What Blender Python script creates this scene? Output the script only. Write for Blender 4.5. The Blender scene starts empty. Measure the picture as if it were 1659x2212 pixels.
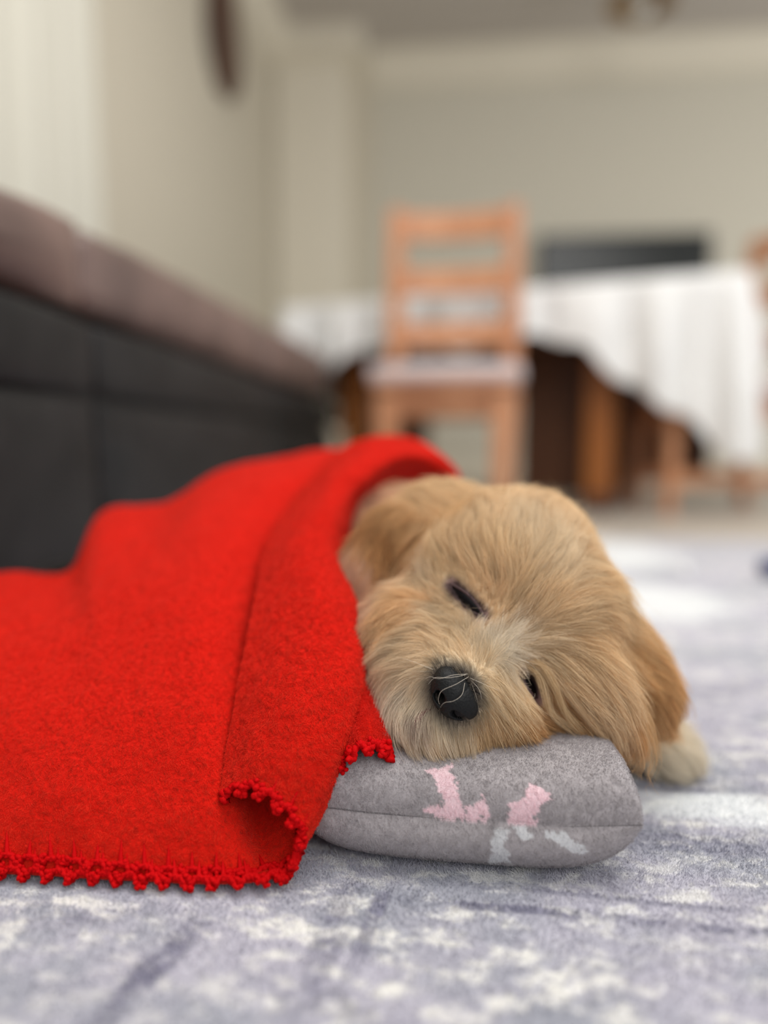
import bpy, bmesh, math, random
import numpy as np
from mathutils import Vector, Matrix

random.seed(7)
RNG = np.random.default_rng(7)
SC = bpy.context.scene
COL = SC.collection

# ------------------------------------------------------------------ camera, light, exposure
CAM_H, PITCH, YAW = 0.21, math.radians(5.12), math.radians(5.6)
FPX = 26.0 / 36.0 * 2212.0
cam_data = bpy.data.cameras.new('camera')
cam = bpy.data.objects.new('camera', cam_data)
COL.objects.link(cam)
cam.location = (0, 0, CAM_H)
cam.rotation_euler = (math.pi / 2 - PITCH, 0, YAW)
cam_data.sensor_fit = 'VERTICAL'
cam_data.sensor_height = 36.0
cam_data.sensor_width = 27.0
cam_data.lens = 26.0
cam_data.clip_start = 0.02
cam_data.clip_end = 50
cam_data.dof.use_dof = True
cam_data.dof.focus_distance = 0.374
cam_data.dof.aperture_fstop = 1.4
SC.camera = cam

SC.view_settings.view_transform = 'Standard'
SC.view_settings.look = 'None'
SC.view_settings.gamma = 1
SC.view_settings.use_curve_mapping = False
SC.view_settings.exposure = 0.38

world = bpy.data.worlds.new('world')
SC.world = world
world.use_nodes = True
bg = world.node_tree.nodes['Background']
bg.inputs[0].default_value = (0.93, 0.96, 1.0, 1)
bg.inputs[1].default_value = 0.30

def area_light(name, loc, target, sx, sy, power, color):
    d = bpy.data.lights.new(name, 'AREA')
    d.shape = 'RECTANGLE'; d.size = sx; d.size_y = sy
    d.energy = power; d.color = color
    o = bpy.data.objects.new(name, d)
    COL.objects.link(o)
    o.location = loc
    o.rotation_euler = (Vector(target) - Vector(loc)).to_track_quat('-Z', 'Y').to_euler()
    return o
# daylight from the windows behind the camera, high to the right; the other two are added fill
area_light('window_daylight', (1.6, -1.7, 1.9), (0.0, 1.0, 0.2), 2.2, 1.6, 34, (1.0, 0.985, 0.96))
area_light('overhead_softbox', (0.45, 0.6, 2.6), (0.3, 0.7, 0.0), 2.2, 2.2, 52, (1.0, 0.98, 0.95))  # added softbox under the ceiling for light from above, no real source
area_light('side_fill_light', (3.3, 2.6, 1.5), (0.2, 3.6, 1.3), 2.2, 1.7, 26, (1.0, 0.99, 0.96))  # added light to brighten the back of the room, no known window

# ------------------------------------------------------------------ pixel rays to world points
cr, sr = math.cos(YAW), math.sin(YAW)
RIGHT = np.array([cr, sr, 0.0])
HEAD = np.array([-sr, cr, 0.0])                      # horizontal heading
FWD = HEAD * math.cos(PITCH) + np.array([0, 0, -math.sin(PITCH)])
UP = HEAD * math.sin(PITCH) + np.array([0, 0, math.cos(PITCH)])
C0 = np.array([0, 0, CAM_H])

def W(px, py, d):
    """world point seen at photograph pixel (px, py) at depth d metres"""
    px, py, d = np.broadcast_arrays(np.asarray(px, float), np.asarray(py, float), np.asarray(d, float))
    a = (px - 829.5) / FPX * d
    b = -(py - 1106.0) / FPX * d
    return C0 + d[..., None] * FWD + a[..., None] * RIGHT + b[..., None] * UP

def on_plane(px, py, axis, val):
    v = W(px, py, 1.0) - C0
    return C0 + v * ((val - C0[axis]) / v[axis])

def project(P):
    q = P - C0
    d = q @ FWD
    return 829.5 + FPX * (q @ RIGHT) / d, 1106.0 - FPX * (q @ UP) / d, d

def srgb(r, g, b):
    f = lambda c: (c / 12.92 if c <= 0.04045 else ((c + 0.055) / 1.055) ** 2.4)
    return tuple(f(v / 255.0) for v in (r, g, b))

# ------------------------------------------------------------------ numpy noise
def _hash(ix, iy, iz, seed):
    h = (ix * 374761393 + iy * 668265263 + iz * 2147483647 + seed * 974634777) & 0xFFFFFFFF
    h = ((h ^ (h >> 13)) * 1274126177) & 0xFFFFFFFF
    h = h ^ (h >> 16)
    return (h & 0xFFFFFF) / float(0xFFFFFF) * 2 - 1

def vnoise(P, scale, seed=0):
    q = np.asarray(P, float) * scale + 1000.0
    i = np.floor(q).astype(np.int64)
    f = q - i
    f = f * f * (3 - 2 * f)
    out = 0
    for dx in (0, 1):
        wx = f[..., 0] if dx else 1 - f[..., 0]
        for dy in (0, 1):
            wy = f[..., 1] if dy else 1 - f[..., 1]
            for dz in (0, 1):
                wz = f[..., 2] if dz else 1 - f[..., 2]
                out = out + wx * wy * wz * _hash(i[..., 0] + dx, i[..., 1] + dy, i[..., 2] + dz, seed)
    return out

def vnoise3(P, scale, seed=0):
    return np.stack([vnoise(P, scale, seed + k * 17) for k in range(3)], -1)

# ------------------------------------------------------------------ materials
def mat(name, color=(0.5, 0.5, 0.5), rough=0.6, **kw):
    m = bpy.data.materials.new(name)
    m.use_nodes = True
    b = m.node_tree.nodes['Principled BSDF']
    b.inputs['Base Color'].default_value = (*color, 1)
    b.inputs['Roughness'].default_value = rough
    for k, v in kw.items():
        b.inputs[k.replace('_', ' ')].default_value = v
    return m

def N(m, kind, **props):
    n = m.node_tree.nodes.new(kind)
    for k, v in props.items():
        setattr(n, k, v)
    return n

def L(m, a, b):
    m.node_tree.links.new(a, b)

def P_(m):
    return m.node_tree.nodes['Principled BSDF']

def add_bump(m, scale=200, dist=0.0005, strength=0.6, detail=3, coord='Object'):
    tc = N(m, 'ShaderNodeTexCoord')
    nz = N(m, 'ShaderNodeTexNoise')
    nz.inputs['Scale'].default_value = scale
    nz.inputs['Detail'].default_value = detail
    bp = N(m, 'ShaderNodeBump')
    bp.inputs['Distance'].default_value = dist
    bp.inputs['Strength'].default_value = strength
    L(m, tc.outputs[coord], nz.inputs['Vector'])
    L(m, nz.outputs['Fac'], bp.inputs['Height'])
    L(m, bp.outputs['Normal'], P_(m).inputs['Normal'])
    return nz

def mottle(m, c1, c2, scale=6, detail=4, stretch=(1, 1, 1), coord='Object'):
    """base colour varied between two tones by noise"""
    tc = N(m, 'ShaderNodeTexCoord'); mp = N(m, 'ShaderNodeMapping')
    mp.inputs['Scale'].default_value = stretch
    nz = N(m, 'ShaderNodeTexNoise')
    nz.inputs['Scale'].default_value = scale; nz.inputs['Detail'].default_value = detail
    rp = N(m, 'ShaderNodeValToRGB')
    rp.color_ramp.elements[0].position = 0.35; rp.color_ramp.elements[1].position = 0.65
    rp.color_ramp.elements[0].color = (*c1, 1); rp.color_ramp.elements[1].color = (*c2, 1)
    L(m, tc.outputs[coord], mp.inputs['Vector']); L(m, mp.outputs['Vector'], nz.inputs['Vector'])
    L(m, nz.outputs['Fac'], rp.inputs['Fac']); L(m, rp.outputs['Color'], P_(m).inputs['Base Color'])
    return m

def attr_color(m, name='col'):
    a = N(m, 'ShaderNodeAttribute'); a.attribute_name = name
    L(m, a.outputs['Color'], P_(m).inputs['Base Color'])
    return a

# ------------------------------------------------------------------ object helpers
def tag(o, label=None, cat=None, group=None, kind=None):
    if label: o['label'] = label
    if cat: o['category'] = cat
    if group: o['group'] = group
    if kind: o['kind'] = kind
    return o

def empty(name, loc=(0, 0, 0), rz=0):
    o = bpy.data.objects.new(name, None)
    COL.objects.link(o)
    o.location = loc; o.rotation_euler = (0, 0, rz)
    o.empty_display_size = 0.05
    return o

def link_mesh(name, me, m, parent=None, smooth=True):
    o = bpy.data.objects.new(name, me)
    COL.objects.link(o)
    if m: me.materials.append(m)
    if parent: o.parent = parent
    if smooth:
        me.polygons.foreach_set('use_smooth', [True] * len(me.polygons))
    return o

def mesh_np(name, V, F, m, parent=None, smooth=True):
    me = bpy.data.meshes.new(name)
    me.from_pydata(np.asarray(V).tolist(), [], F.tolist() if hasattr(F, 'tolist') else F)
    me.update()
    return link_mesh(name, me, m, parent, smooth)

def bm_obj(name, bm, m, parent=None, smooth=False):
    me = bpy.data.meshes.new(name)
    bm.normal_update()
    bm.to_mesh(me); bm.free()
    return link_mesh(name, me, m, parent, smooth)

def bev(o, w=0.004, seg=3, smooth=True):
    md = o.modifiers.new('bevel', 'BEVEL')
    md.width = w; md.segments = seg; md.limit_method = 'ANGLE'; md.angle_limit = math.radians(35)
    if smooth:
        o.data.polygons.foreach_set('use_smooth', [True] * len(o.data.polygons))
        wn = o.modifiers.new('wn', 'WEIGHTED_NORMAL'); wn.keep_sharp = True
    return o

def box_bm(bm, c, s, rot=None):
    M = Matrix.Translation(Vector(c))
    if rot is not None: M = M @ rot
    M = M @ Matrix.Diagonal((s[0], s[1], s[2], 1))
    bmesh.ops.create_cube(bm, size=1.0, matrix=M)

def box(name, c, s, m, parent=None, bevel=0.0, rot=None):
    bm = bmesh.new(); box_bm(bm, c, s, rot)
    o = bm_obj(name, bm, m, parent)
    if bevel: bev(o, bevel)
    return o

def beam(name, a, b, w, t, m, parent=None, w2=None, t2=None, bevel=0.004):
    """tapered square beam from a to b, w across x, t across y"""
    a = Vector(a); b = Vector(b)
    w2 = w2 or w; t2 = t2 or t
    bm = bmesh.new()
    v = []
    for p, ww, tt in ((a, w, t), (b, w2, t2)):
        for sx, sy in ((-1, -1), (1, -1), (1, 1), (-1, 1)):
            v.append(bm.verts.new(p + Vector((sx * ww / 2, sy * tt / 2, 0))))
    for f in ((3, 2, 1, 0), (4, 5, 6, 7), (0, 1, 5, 4), (1, 2, 6, 5), (2, 3, 7, 6), (3, 0, 4, 7)):
        bm.faces.new([v[i] for i in f])
    bmesh.ops.recalc_face_normals(bm, faces=bm.faces)
    o = bm_obj(name, bm, m, parent)
    if bevel: bev(o, bevel)
    return o

def grid_faces(nu, nv, wrap_u=False):
    F = []
    iu = np.arange(nu if wrap_u else nu - 1)
    iv = np.arange(nv - 1)
    I, J = np.meshgrid(iu, iv, indexing='ij')
    I2 = (I + 1) % nu
    return np.stack([I * nv + J, I2 * nv + J, I2 * nv + J + 1, I * nv + J + 1], -1).reshape(-1, 4)

def lathe(name, prof, m, parent=None, seg=32, loc=(0, 0, 0), cap=True):
    prof = np.array(prof, float)
    th = np.linspace(0, 2 * math.pi, seg, endpoint=False)
    V = np.stack([np.outer(np.cos(th), prof[:, 0]), np.outer(np.sin(th), prof[:, 0]),
                  np.tile(prof[:, 1], (seg, 1))], -1).reshape(-1, 3) + np.array(loc)
    F = grid_faces(seg, len(prof), True).tolist()
    return mesh_np(name, V, F, m, parent)

def tube(pts, rad, seg=8):
    """V, F of a tube through pts (n,3), rad scalar or (n,)"""
    pts = np.asarray(pts, float); n = len(pts)
    rad = np.broadcast_to(rad, (n,))
    T = np.gradient(pts, axis=0); T /= np.linalg.norm(T, axis=1)[:, None] + 1e-12
    ref = np.array([0.13, 0.21, 0.97])
    A = np.cross(T, ref); A /= np.linalg.norm(A, axis=1)[:, None] + 1e-12
    B = np.cross(T, A)
    th = np.linspace(0, 2 * math.pi, seg, endpoint=False)
    ring = (np.cos(th)[None, :, None] * A[:, None] + np.sin(th)[None, :, None] * B[:, None]) * rad[:, None, None]
    V = (pts[:, None] + ring).reshape(-1, 3)
    I, J = np.meshgrid(np.arange(n - 1), np.arange(seg), indexing='ij')
    J2 = (J + 1) % seg
    F = np.stack([I * seg + J, I * seg + J2, (I + 1) * seg + J2, (I + 1) * seg + J], -1).reshape(-1, 4).tolist()
    F.append(list(range(seg))[::-1]); F.append([(n - 1) * seg + k for k in range(seg)])
    return V, F

def merge(parts):
    Vs, Fs, o = [], [], 0
    for V, F in parts:
        Vs.append(V); Fs += [[i + o for i in f] for f in F]; o += len(V)
    return np.concatenate(Vs), Fs

def ico_np(sub=2):
    bm = bmesh.new(); bmesh.ops.create_icosphere(bm, subdivisions=sub, radius=1)
    V = np.array([v.co[:] for v in bm.verts]); F = [[v.index for v in f.verts] for f in bm.faces]
    bm.free(); return V, F

def cr_curve(P, n):
    """Catmull-Rom through control points P (k,3) -> n samples"""
    P = np.asarray(P, float); k = len(P)
    Q = np.concatenate([[2 * P[0] - P[1]], P, [2 * P[-1] - P[-2]]])
    t = np.linspace(0, k - 1, n); i = np.minimum(t.astype(int), k - 2); f = (t - i)[..., None]
    while f.ndim < Q.ndim: f = f[..., None]
    p0, p1, p2, p3 = Q[i], Q[i + 1], Q[i + 2], Q[i + 3]
    return 0.5 * ((2 * p1) + (-p0 + p2) * f + (2 * p0 - 5 * p1 + 4 * p2 - p3) * f ** 2 + (-p0 + 3 * p1 - 3 * p2 + p3) * f ** 3)

def cr_surface(G, nu, nv):
    """G (a,b,3) -> (nu,nv,3)"""
    S = cr_curve(G, nu)
    return cr_curve(S.transpose(1, 0, 2), nv).transpose(1, 0, 2)

def hair_obj(name, pts, rad_root, rad_tip, col, m, parent=None):
    """pts (n,k,3); col (n,3) or (n,k,3)"""
    n, k, _ = pts.shape
    cd = bpy.data.hair_curves.new(name)
    cd.add_curves([k] * n)
    cd.attributes['position'].data.foreach_set('vector', np.ascontiguousarray(pts, dtype=np.float32).ravel())
    ra = cd.attributes.get('radius') or cd.attributes.new('radius', 'FLOAT', 'POINT')
    s = np.linspace(0, 1, k)
    rr = np.asarray(rad_root).reshape(-1, 1) * (1 - s) + rad_tip * s
    rr = np.broadcast_to(rr, (n, k))
    ra.data.foreach_set('value', np.ascontiguousarray(rr, dtype=np.float32).ravel())
    if col is not None:
        ca = cd.attributes.new('col', 'FLOAT_COLOR', 'POINT')
        if col.ndim == 2: col = np.repeat(col[:, None], k, 1)
        c4 = np.concatenate([col, np.ones((n, k, 1))], -1)
        ca.data.foreach_set('color', np.ascontiguousarray(c4, dtype=np.float32).ravel())
    o = bpy.data.objects.new(name, cd)
    COL.objects.link(o)
    cd.materials.append(m)
    if parent: o.parent = parent
    return o

# ================================================================== THE ROOM
XL, YB, ZC = -1.13, 4.94, 2.68          # left wall, back wall, ceiling
m_wall = mat('wall_paint', srgb(204, 196, 178), 0.9); add_bump(m_wall, 120, 0.001, 0.2)
m_wall_back = mat('wall_paint_back', srgb(210, 205, 190), 0.9); add_bump(m_wall_back, 120, 0.001, 0.2)
m_ceil = mat('ceiling_paint', srgb(196, 190, 184), 0.95)
m_trim = mat('plaster_trim', srgb(228, 221, 204), 0.7)
m_floor = mat('floor_tile', srgb(186, 178, 166), 0.45)
mottle(m_floor, srgb(178, 170, 158), srgb(196, 188, 176), 3)

tag(box('floor', (0.9, 2.3, -0.035), (5.4, 5.6, 0.05), m_floor), kind='structure')
tag(box('wall_left', (XL - 0.05, 2.3, 1.37), (0.1, 5.5, 2.74), m_wall), kind='structure')
tag(box('wall_back', (1.1, YB + 0.05, 1.37), (4.7, 0.1, 2.74), m_wall_back), kind='structure')
tag(box('ceiling', (0.9, 2.3, ZC + 0.05), (5.4, 5.6, 0.1), m_ceil), kind='structure')
# cornice on the back wall, a sloped moulding
def cornice(name, prof, a, b, axis, m):
    """extrude profile (list of (out, z)) from a to b along axis ('x' or 'y')"""
    bm = bmesh.new(); rings = []
    for t in (a, b):
        rings.append([bm.verts.new((t, YB - o, z) if axis == 'x' else (XL + o, t, z)) for o, z in prof])
    n = len(prof)
    for i in range(n):
        bm.faces.new([rings[0][i], rings[0][(i + 1) % n], rings[1][(i + 1) % n], rings[1][i]])
    bm.faces.new(rings[0]); bm.faces.new(rings[1][::-1])
    bmesh.ops.recalc_face_normals(bm, faces=bm.faces)
    return bm_obj(name, bm, m)
prof = [(0, ZC), (0.12, ZC), (0.12, ZC - 0.03), (0.09, ZC - 0.05), (0.05, ZC - 0.12), (0.03, ZC - 0.15), (0.03, ZC - 0.18), (0, ZC - 0.19)]
tag(cornice('trim_1', prof, -0.56, 3.4, 'x', m_trim), kind='structure')
tag(cornice('trim_2', prof, -0.4, 4.6, 'y', m_trim), kind='structure')
# pilaster in the corner with its stepped head
tag(box('trim_3', (-0.9, 4.77, 1.36), (0.44, 0.34, 2.74), m_trim, bevel=0.01), kind='structure')
tag(box('trim_4', (-0.625, 4.86, 1.36), (0.13, 0.16, 2.74), m_wall, bevel=0.006), kind='structure')
bm = bmesh.new()
box_bm(bm, (-0.86, 4.74, 2.64), (0.56, 0.42, 0.19)); box_bm(bm, (-0.87, 4.755, 2.52), (0.50, 0.38, 0.05))
tag(bev(bm_obj('trim_5', bm, m_trim), 0.01), kind='structure')
tag(box('baseboard_back', (1.4, YB - 0.01, 0.05), (3.9, 0.02, 0.12), m_trim, bevel=0.004), kind='structure')
tag(box('baseboard_left', (XL + 0.01, 3.4, 0.05), (0.02, 2.3, 0.12), m_trim, bevel=0.004), kind='structure')

# ---- curtain hanging on the left wall
m_curtain = mat('curtain_cloth', srgb(206, 203, 190), 0.85)
u = np.linspace(0, 1, 260); v = np.linspace(0, 1, 30)
U, Vv = np.meshgrid(u, v, indexing='ij')
cy = 0.5 + U * 1.72
cx = XL + 0.042 + 0.022 * np.sin(U * 2 * math.pi * 13 + 0.6 * np.sin(U * 21)) * (0.5 + 0.5 * Vv) + 0.01 * np.sin(U * 55 + Vv * 3)
cz = 2.62 - Vv * 2.58
o = mesh_np('curtain', np.stack([cx, cy, cz], -1).reshape(-1, 3), grid_faces(260, 30), m_curtain)
o.modifiers.new('sol', 'SOLIDIFY').thickness = 0.003
tag(o, 'long cream curtain hanging in folds on the left wall behind the sofa', 'curtain')
m_brown = mat('dark_carved_wood', srgb(74, 48, 36), 0.5); mottle(m_brown, srgb(60, 38, 28), srgb(96, 62, 46), 9, 4, (1, 1, 0.2))

# ---- dark wooden ornament on the left wall, a drop shape with a neck
oc = on_plane(474, 60, 0, XL)
bm = bmesh.new()
prof_o = [(0.03, 0.75), (0.035, 0.45), (0.09, 0.30), (0.19, 0.12), (0.235, -0.05), (0.22, -0.16), (0.15, -0.25), (0.06, -0.30)]
left = [(-a, z) for a, z in prof_o]; ring = prof_o + left[::-1]
rs = cr_curve(np.array([[a, z, 0] for a, z in prof_o]), 26)
ring = [(p[0], p[1]) for p in rs] + [(-p[0], p[1]) for p in rs[::-1]]
f0 = [bm.verts.new((XL + 0.002, oc[1] + a * 0.95, oc[2] + z)) for a, z in ring]
f1 = [bm.verts.new((XL + 0.045, oc[1] + a * 0.95, oc[2] + z)) for a, z in ring]
n = len(ring)
for i in range(n): bm.faces.new([f0[i], f0[(i + 1) % n], f1[(i + 1) % n], f1[i]])
bm.faces.new(f0); bm.faces.new(f1[::-1])
bmesh.ops.recalc_face_normals(bm, faces=bm.faces)
orn = bm_obj('wall_ornament', bm, m_brown); bev(orn, 0.008)
tag(orn, 'dark brown drop-shaped wooden ornament hanging on the left wall near the corner', 'wall decoration')

# ---- television on the back wall
tv_a = on_plane(1162, 508, 1, YB - 0.05); tv_b = on_plane(1538, 504, 1, YB - 0.05)
tvw = tv_b[0] - tv_a[0]; tvx = (tv_a[0] + tv_b[0]) / 2; tvt = (tv_a[2] + tv_b[2]) / 2
tv = empty('television', (tvx, YB - 0.045, tvt - 0.64))
tag(tv, 'black flat television on the back wall above the tablecloth', 'television')
m_tvb = mat('tv_plastic', (0.012, 0.013, 0.013), 0.4); m_tvs = mat('tv_screen', (0.008, 0.011, 0.010), 0.25)
b1 = box('bezel', (0, 0, 0.32), (tvw, 0.05, 0.64), m_tvb, tv, 0.006)
box('screen', (0, -0.026, 0.325), (tvw - 0.04, 0.006, 0.59), m_tvs, tv, 0.001)
box('wall_bracket', (0, 0.034, 0.32), (0.3, 0.018, 0.3), m_tvb, tv, 0.002)

# ---- ceiling pendant
lp = on_plane(1384, 30, 1, 4.1)
m_brass = mat('aged_brass', srgb(150, 120, 80), 0.35, Metallic=0.9)
m_glass = mat('frosted_glass', (0.9, 0.9, 0.86), 0.15, Transmission_Weight=0.6)
pend = empty('pendant_lamp', (lp[0], lp[1], ZC))
tag(pend, 'small brass pendant lamp with a glass globe hanging from the ceiling', 'ceiling lamp')
lathe('ceiling_rose', [(0.001, 0), (0.06, 0), (0.06, -0.012), (0.03, -0.03), (0.001, -0.03)], m_brass, pend)
lathe('stem', [(0.001, -0.02), (0.008, -0.02), (0.008, -0.16), (0.001, -0.16)], m_brass, pend, 12)
lathe('lamp_shade', [(0.02, -0.13), (0.07, -0.15), (0.15, -0.20), (0.17, -0.225), (0.165, -0.225), (0.14, -0.20), (0.06, -0.155), (0.02, -0.14)], m_brass, pend, 40)
gl = lathe('glass_globe', [(0.001, -0.17)] + [(0.062 * math.sin(a), -0.225 + 0.062 * math.cos(a)) for a in np.linspace(0.25, math.pi - 0.02, 16)], m_glass, pend, 32)

# ---- sofa along the left side, seen along its front
m_leather = mat('black_leather', srgb(34, 34, 33), 0.6, Specular_IOR_Level=0.35)
mottle(m_leather, srgb(18, 18, 18), srgb(32, 31, 31), 14); add_bump(m_leather, 260, 0.0012, 0.5)
m_leather_top = mat('leather_brown_sheen', srgb(110, 90, 84), 0.5)  # brown is the light's sheen on black leather, painted into the colour
mottle(m_leather_top, srgb(98, 80, 74), srgb(124, 102, 94), 5); add_bump(m_leather_top, 260, 0.0012, 0.5)
m_foot = mat('sofa_foot_plastic', (0.02, 0.02, 0.02), 0.5)
sofa = empty('sofa', (-0.75, 1.75, 0))
tag(sofa, 'long dark leather sofa with a brown sheen painted on its seat cushions beside the rug on the left', 'sofa')
def soft_box(name, lo, hi, m, parent, r=0.05, puff=0.02, origin=None):
    lo = np.array(lo); hi = np.array(hi); c = (lo + hi) / 2; s = hi - lo
    bm = bmesh.new(); box_bm(bm, c, s)
    bmesh.ops.subdivide_edges(bm, edges=bm.edges, cuts=7, use_grid_fill=True)
    for vt in bm.verts:
        q = (np.array(vt.co) - c) / (s / 2)
        f = np.array([1 - q[0] ** 2, 1 - q[1] ** 2, 1 - q[2] ** 2])
        for a in range(3):
            if abs(abs(q[a]) - 1) < 1e-4:
                vt.co[a] += np.sign(q[a]) * puff * math.sqrt(max(0, f[(a + 1) % 3])) * math.sqrt(max(0, f[(a + 2) % 3]))
    o = bm_obj(name, bm, m, parent, True)
    md = o.modifiers.new('bevel', 'BEVEL'); md.width = r; md.segments = 6; md.limit_method = 'ANGLE'; md.angle_limit = math.radians(50)
    if parent is not None:
        o.location = -Vector(parent.location)
    return o
XS = -0.43
soft_box('base', (-1.04, 0.42, 0.06), (XS - 0.02, 2.60, 0.36), m_leather, sofa, 0.03, 0.005)
for k, (ya, yb) in enumerate(((0.43, 0.86), (0.88, 1.73), (1.75, 2.58))):
    soft_box('seat_cushion', (-0.92, ya, 0.375), (XS - 0.02, yb, 0.475), m_leather_top, sofa, 0.05, 0.022)
    for vt in COL.objects[-1].data.vertices:
        if vt.co.z > 0.42: vt.co.z += 0.026 * (vt.co.y - 0.95) - 0.10 * max(0, 0.78 - vt.co.y)
    soft_box('front_panel', (XS - 0.04, ya, 0.08), (XS - 0.006, yb, 0.262), m_leather, sofa, 0.012, 0.006)
    soft_box('front_band', (XS - 0.05, ya, 0.275), (XS - 0.004, yb, 0.355), m_leather, sofa, 0.028, 0.006)
    soft_box('backrest', (-1.04, ya, 0.48), (-0.88, yb, 0.68), m_leather, sofa, 0.05, 0.015)
soft_box('armrest', (-1.04, 2.60, 0.06), (-0.58, 2.74, 0.57), m_leather, sofa, 0.06, 0.01)
for fx in (-1.0, XS - 0.06):
    for fy in (0.5, 2.55):
        f = lathe('foot', [(0.001, 0), (0.022, 0), (0.028, 0.07), (0.001, 0.07)], m_foot, sofa, 16, (0, 0, 0))
        f.location = Vector((fx, fy, -0.010)) - sofa.location

# ---- dining chairs
m_chairw = mat('light_beech_wood', srgb(190, 128, 88), 0.45)
mottle(m_chairw, srgb(182, 122, 84), srgb(206, 148, 108), 8, 4, (1, 1, 0.15))
m_cush = mat('chair_cushion_cloth', srgb(206, 192, 190), 0.9); add_bump(m_cush, 90, 0.002, 0.4)
def dining_chair(name, loc, rz, label, with_cushion=True):
    c = empty(name, loc, rz)
    tag(c, label, 'chair')
    w, dpt = 0.355, 0.40                     # faces -Y, origin at floor centre
    for s in (-1, 1):
        beam('leg', (s * (w / 2 - 0.03), -dpt / 2 + 0.02, -0.01), (s * (w / 2 - 0.025), -dpt / 2 + 0.03, 0.35), 0.036, 0.034, m_chairw, c, 0.058, 0.05)
    for s in (-1, 1):   # rear leg that rises into the back post
        V = []
        for y_, z_, ww in ((dpt / 2 + 0.02, -0.01, 0.036), (dpt / 2 - 0.01, 0.36, 0.05), (dpt / 2 + 0.0, 0.62, 0.05), (dpt / 2 + 0.04, 0.945, 0.046)):
            V.append((s * (w / 2 + 0.003 - 0.02 * (z_ < 0.2)), y_, z_, ww))
        bm = bmesh.new(); rings = []
        for x_, y_, z_, ww in V:
            rings.append([bm.verts.new((x_ + a * ww / 2, y_ + b * 0.018, z_)) for a, b in ((-1, -1), (1, -1), (1, 1), (-1, 1))])
        for i in range(len(rings) - 1):
            for k in range(4):
                bm.faces.new([rings[i][k], rings[i][(k + 1) % 4], rings[i + 1][(k + 1) % 4], rings[i + 1][k]])
        bm.faces.new(rings[0][::-1]); bm.faces.new(rings[-1])
        bmesh.ops.recalc_face_normals(bm, faces=bm.faces)
        bev(bm_obj('back_post', bm, m_chairw, c), 0.006)
    def curved(nm, z0, z1, y0, bow=0.02):
        bm = bmesh.new(); nseg = 12; rr = []
        for i in range(nseg + 1):
            t = i / nseg * 2 - 1
            x_ = t * (w / 2 - 0.012); y_ = y0 + bow * (1 - t * t)
            rr.append([bm.verts.new((x_, y_ + a, z)) for a, z in ((-0.011, z0), (0.011, z0), (0.011, z1), (-0.011, z1))])
        for i in range(nseg):
            for k in range(4):
                bm.faces.new([rr[i][k], rr[i][(k + 1) % 4], rr[i + 1][(k + 1) % 4], rr[i + 1][k]])
        bm.faces.new(rr[0][::-1]); bm.faces.new(rr[-1])
        bmesh.ops.recalc_face_normals(bm, faces=bm.faces)
        return bev(bm_obj(nm, bm, m_chairw, c), 0.005)
    curved('top_rail', 0.85, 0.93, dpt / 2 + 0.035)
    curved('back_slat', 0.68, 0.755, dpt / 2 + 0.015)
    curved('back_slat', 0.515, 0.59, dpt / 2 + 0.0)
    bm = bmesh.new()
    box_bm(bm, (0, -dpt / 2 + 0.03, 0.325), (w - 0.05, 0.022, 0.07)); box_bm(bm, (0, dpt / 2 - 0.015, 0.325), (w - 0.05, 0.022, 0.07))
    for s in (-1, 1): box_bm(bm, (s * (w / 2 - 0.025), 0, 0.325), (0.022, dpt - 0.08, 0.07))
    bev(bm_obj('seat_frame', bm, m_chairw, c), 0.004)
    box('seat', (0, -0.008, 0.365), (w + 0.01, dpt + 0.01, 0.018), m_chairw, c, 0.006)
    for s in (-1, 1):
        box('stretcher', (s * (w / 2 - 0.025), 0.0, 0.10), (0.022, dpt - 0.03, 0.045), m_chairw, c, 0.004)
    if with_cushion:
        o = soft_box('seat_cushion', (-w / 2 - 0.018, -dpt / 2 + 0.0, 0.376), (w / 2 + 0.018, dpt / 2 - 0.03, 0.42), m_cush, None, 0.02, 0.012)
        o.parent = c
    return c
ca = on_plane(968, 900, 1, 2.13)
dining_chair('dining_chair', (ca[0], 2.13, 0), math.radians(-3), 'light wooden ladder-back dining chair with a pale seat cushion in front of the table')
cb = on_plane(1525, 900, 1, 2.62)
dining_chair('dining_chair', (cb[0], 2.62, 0), math.radians(-84), 'wooden dining chair standing sideways at the right edge under the tablecloth corner', True)

# ---- dining table with cloth
m_dark = mat('dark_table_wood', srgb(84, 48, 26), 0.5); mottle(m_dark, srgb(70, 38, 20), srgb(98, 58, 30), 7, 4, (1, 1, 0.15))
m_amber = mat('amber_table_wood', srgb(150, 88, 34), 0.42); mottle(m_amber, srgb(138, 78, 28), srgb(164, 100, 44), 7, 4, (1, 1, 0.15))
# table top corners in room coordinates
tA = on_plane(1585, 600, 2, 0.76); 
ang = math.radians(-17)
TL, TD = 1.58, 0.92
nr = np.array([0.85, 2.36])                               # near right corner
ex = np.array([math.cos(ang), math.sin(ang)]); ey = np.array([-ex[1], ex[0]])
tc = nr - ex * TL / 2 + ey * TD / 2
table = empty('dining_table', (tc[0], tc[1], 0), ang)
tag(table, 'dark wooden dining table under the white tablecloth behind the chair', 'table')
box('tabletop', (0, 0, 0.700), (TL, TD, 0.035), m_dark, table, 0.005)
bm = bmesh.new()
for s in (-1, 1):
    box_bm(bm, (0, s * (TD / 2 - 0.06), 0.622), (TL - 0.12, 0.022, 0.145)); box_bm(bm, (s * (TL / 2 - 0.06), 0, 0.622), (0.022, TD - 0.12, 0.145))
bev(bm_obj('apron', bm, m_dark, table), 0.003)
def to_table(p):
    q = np.array(p[:2]) - tc
    return float(q @ ex), float(q @ ey)
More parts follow.
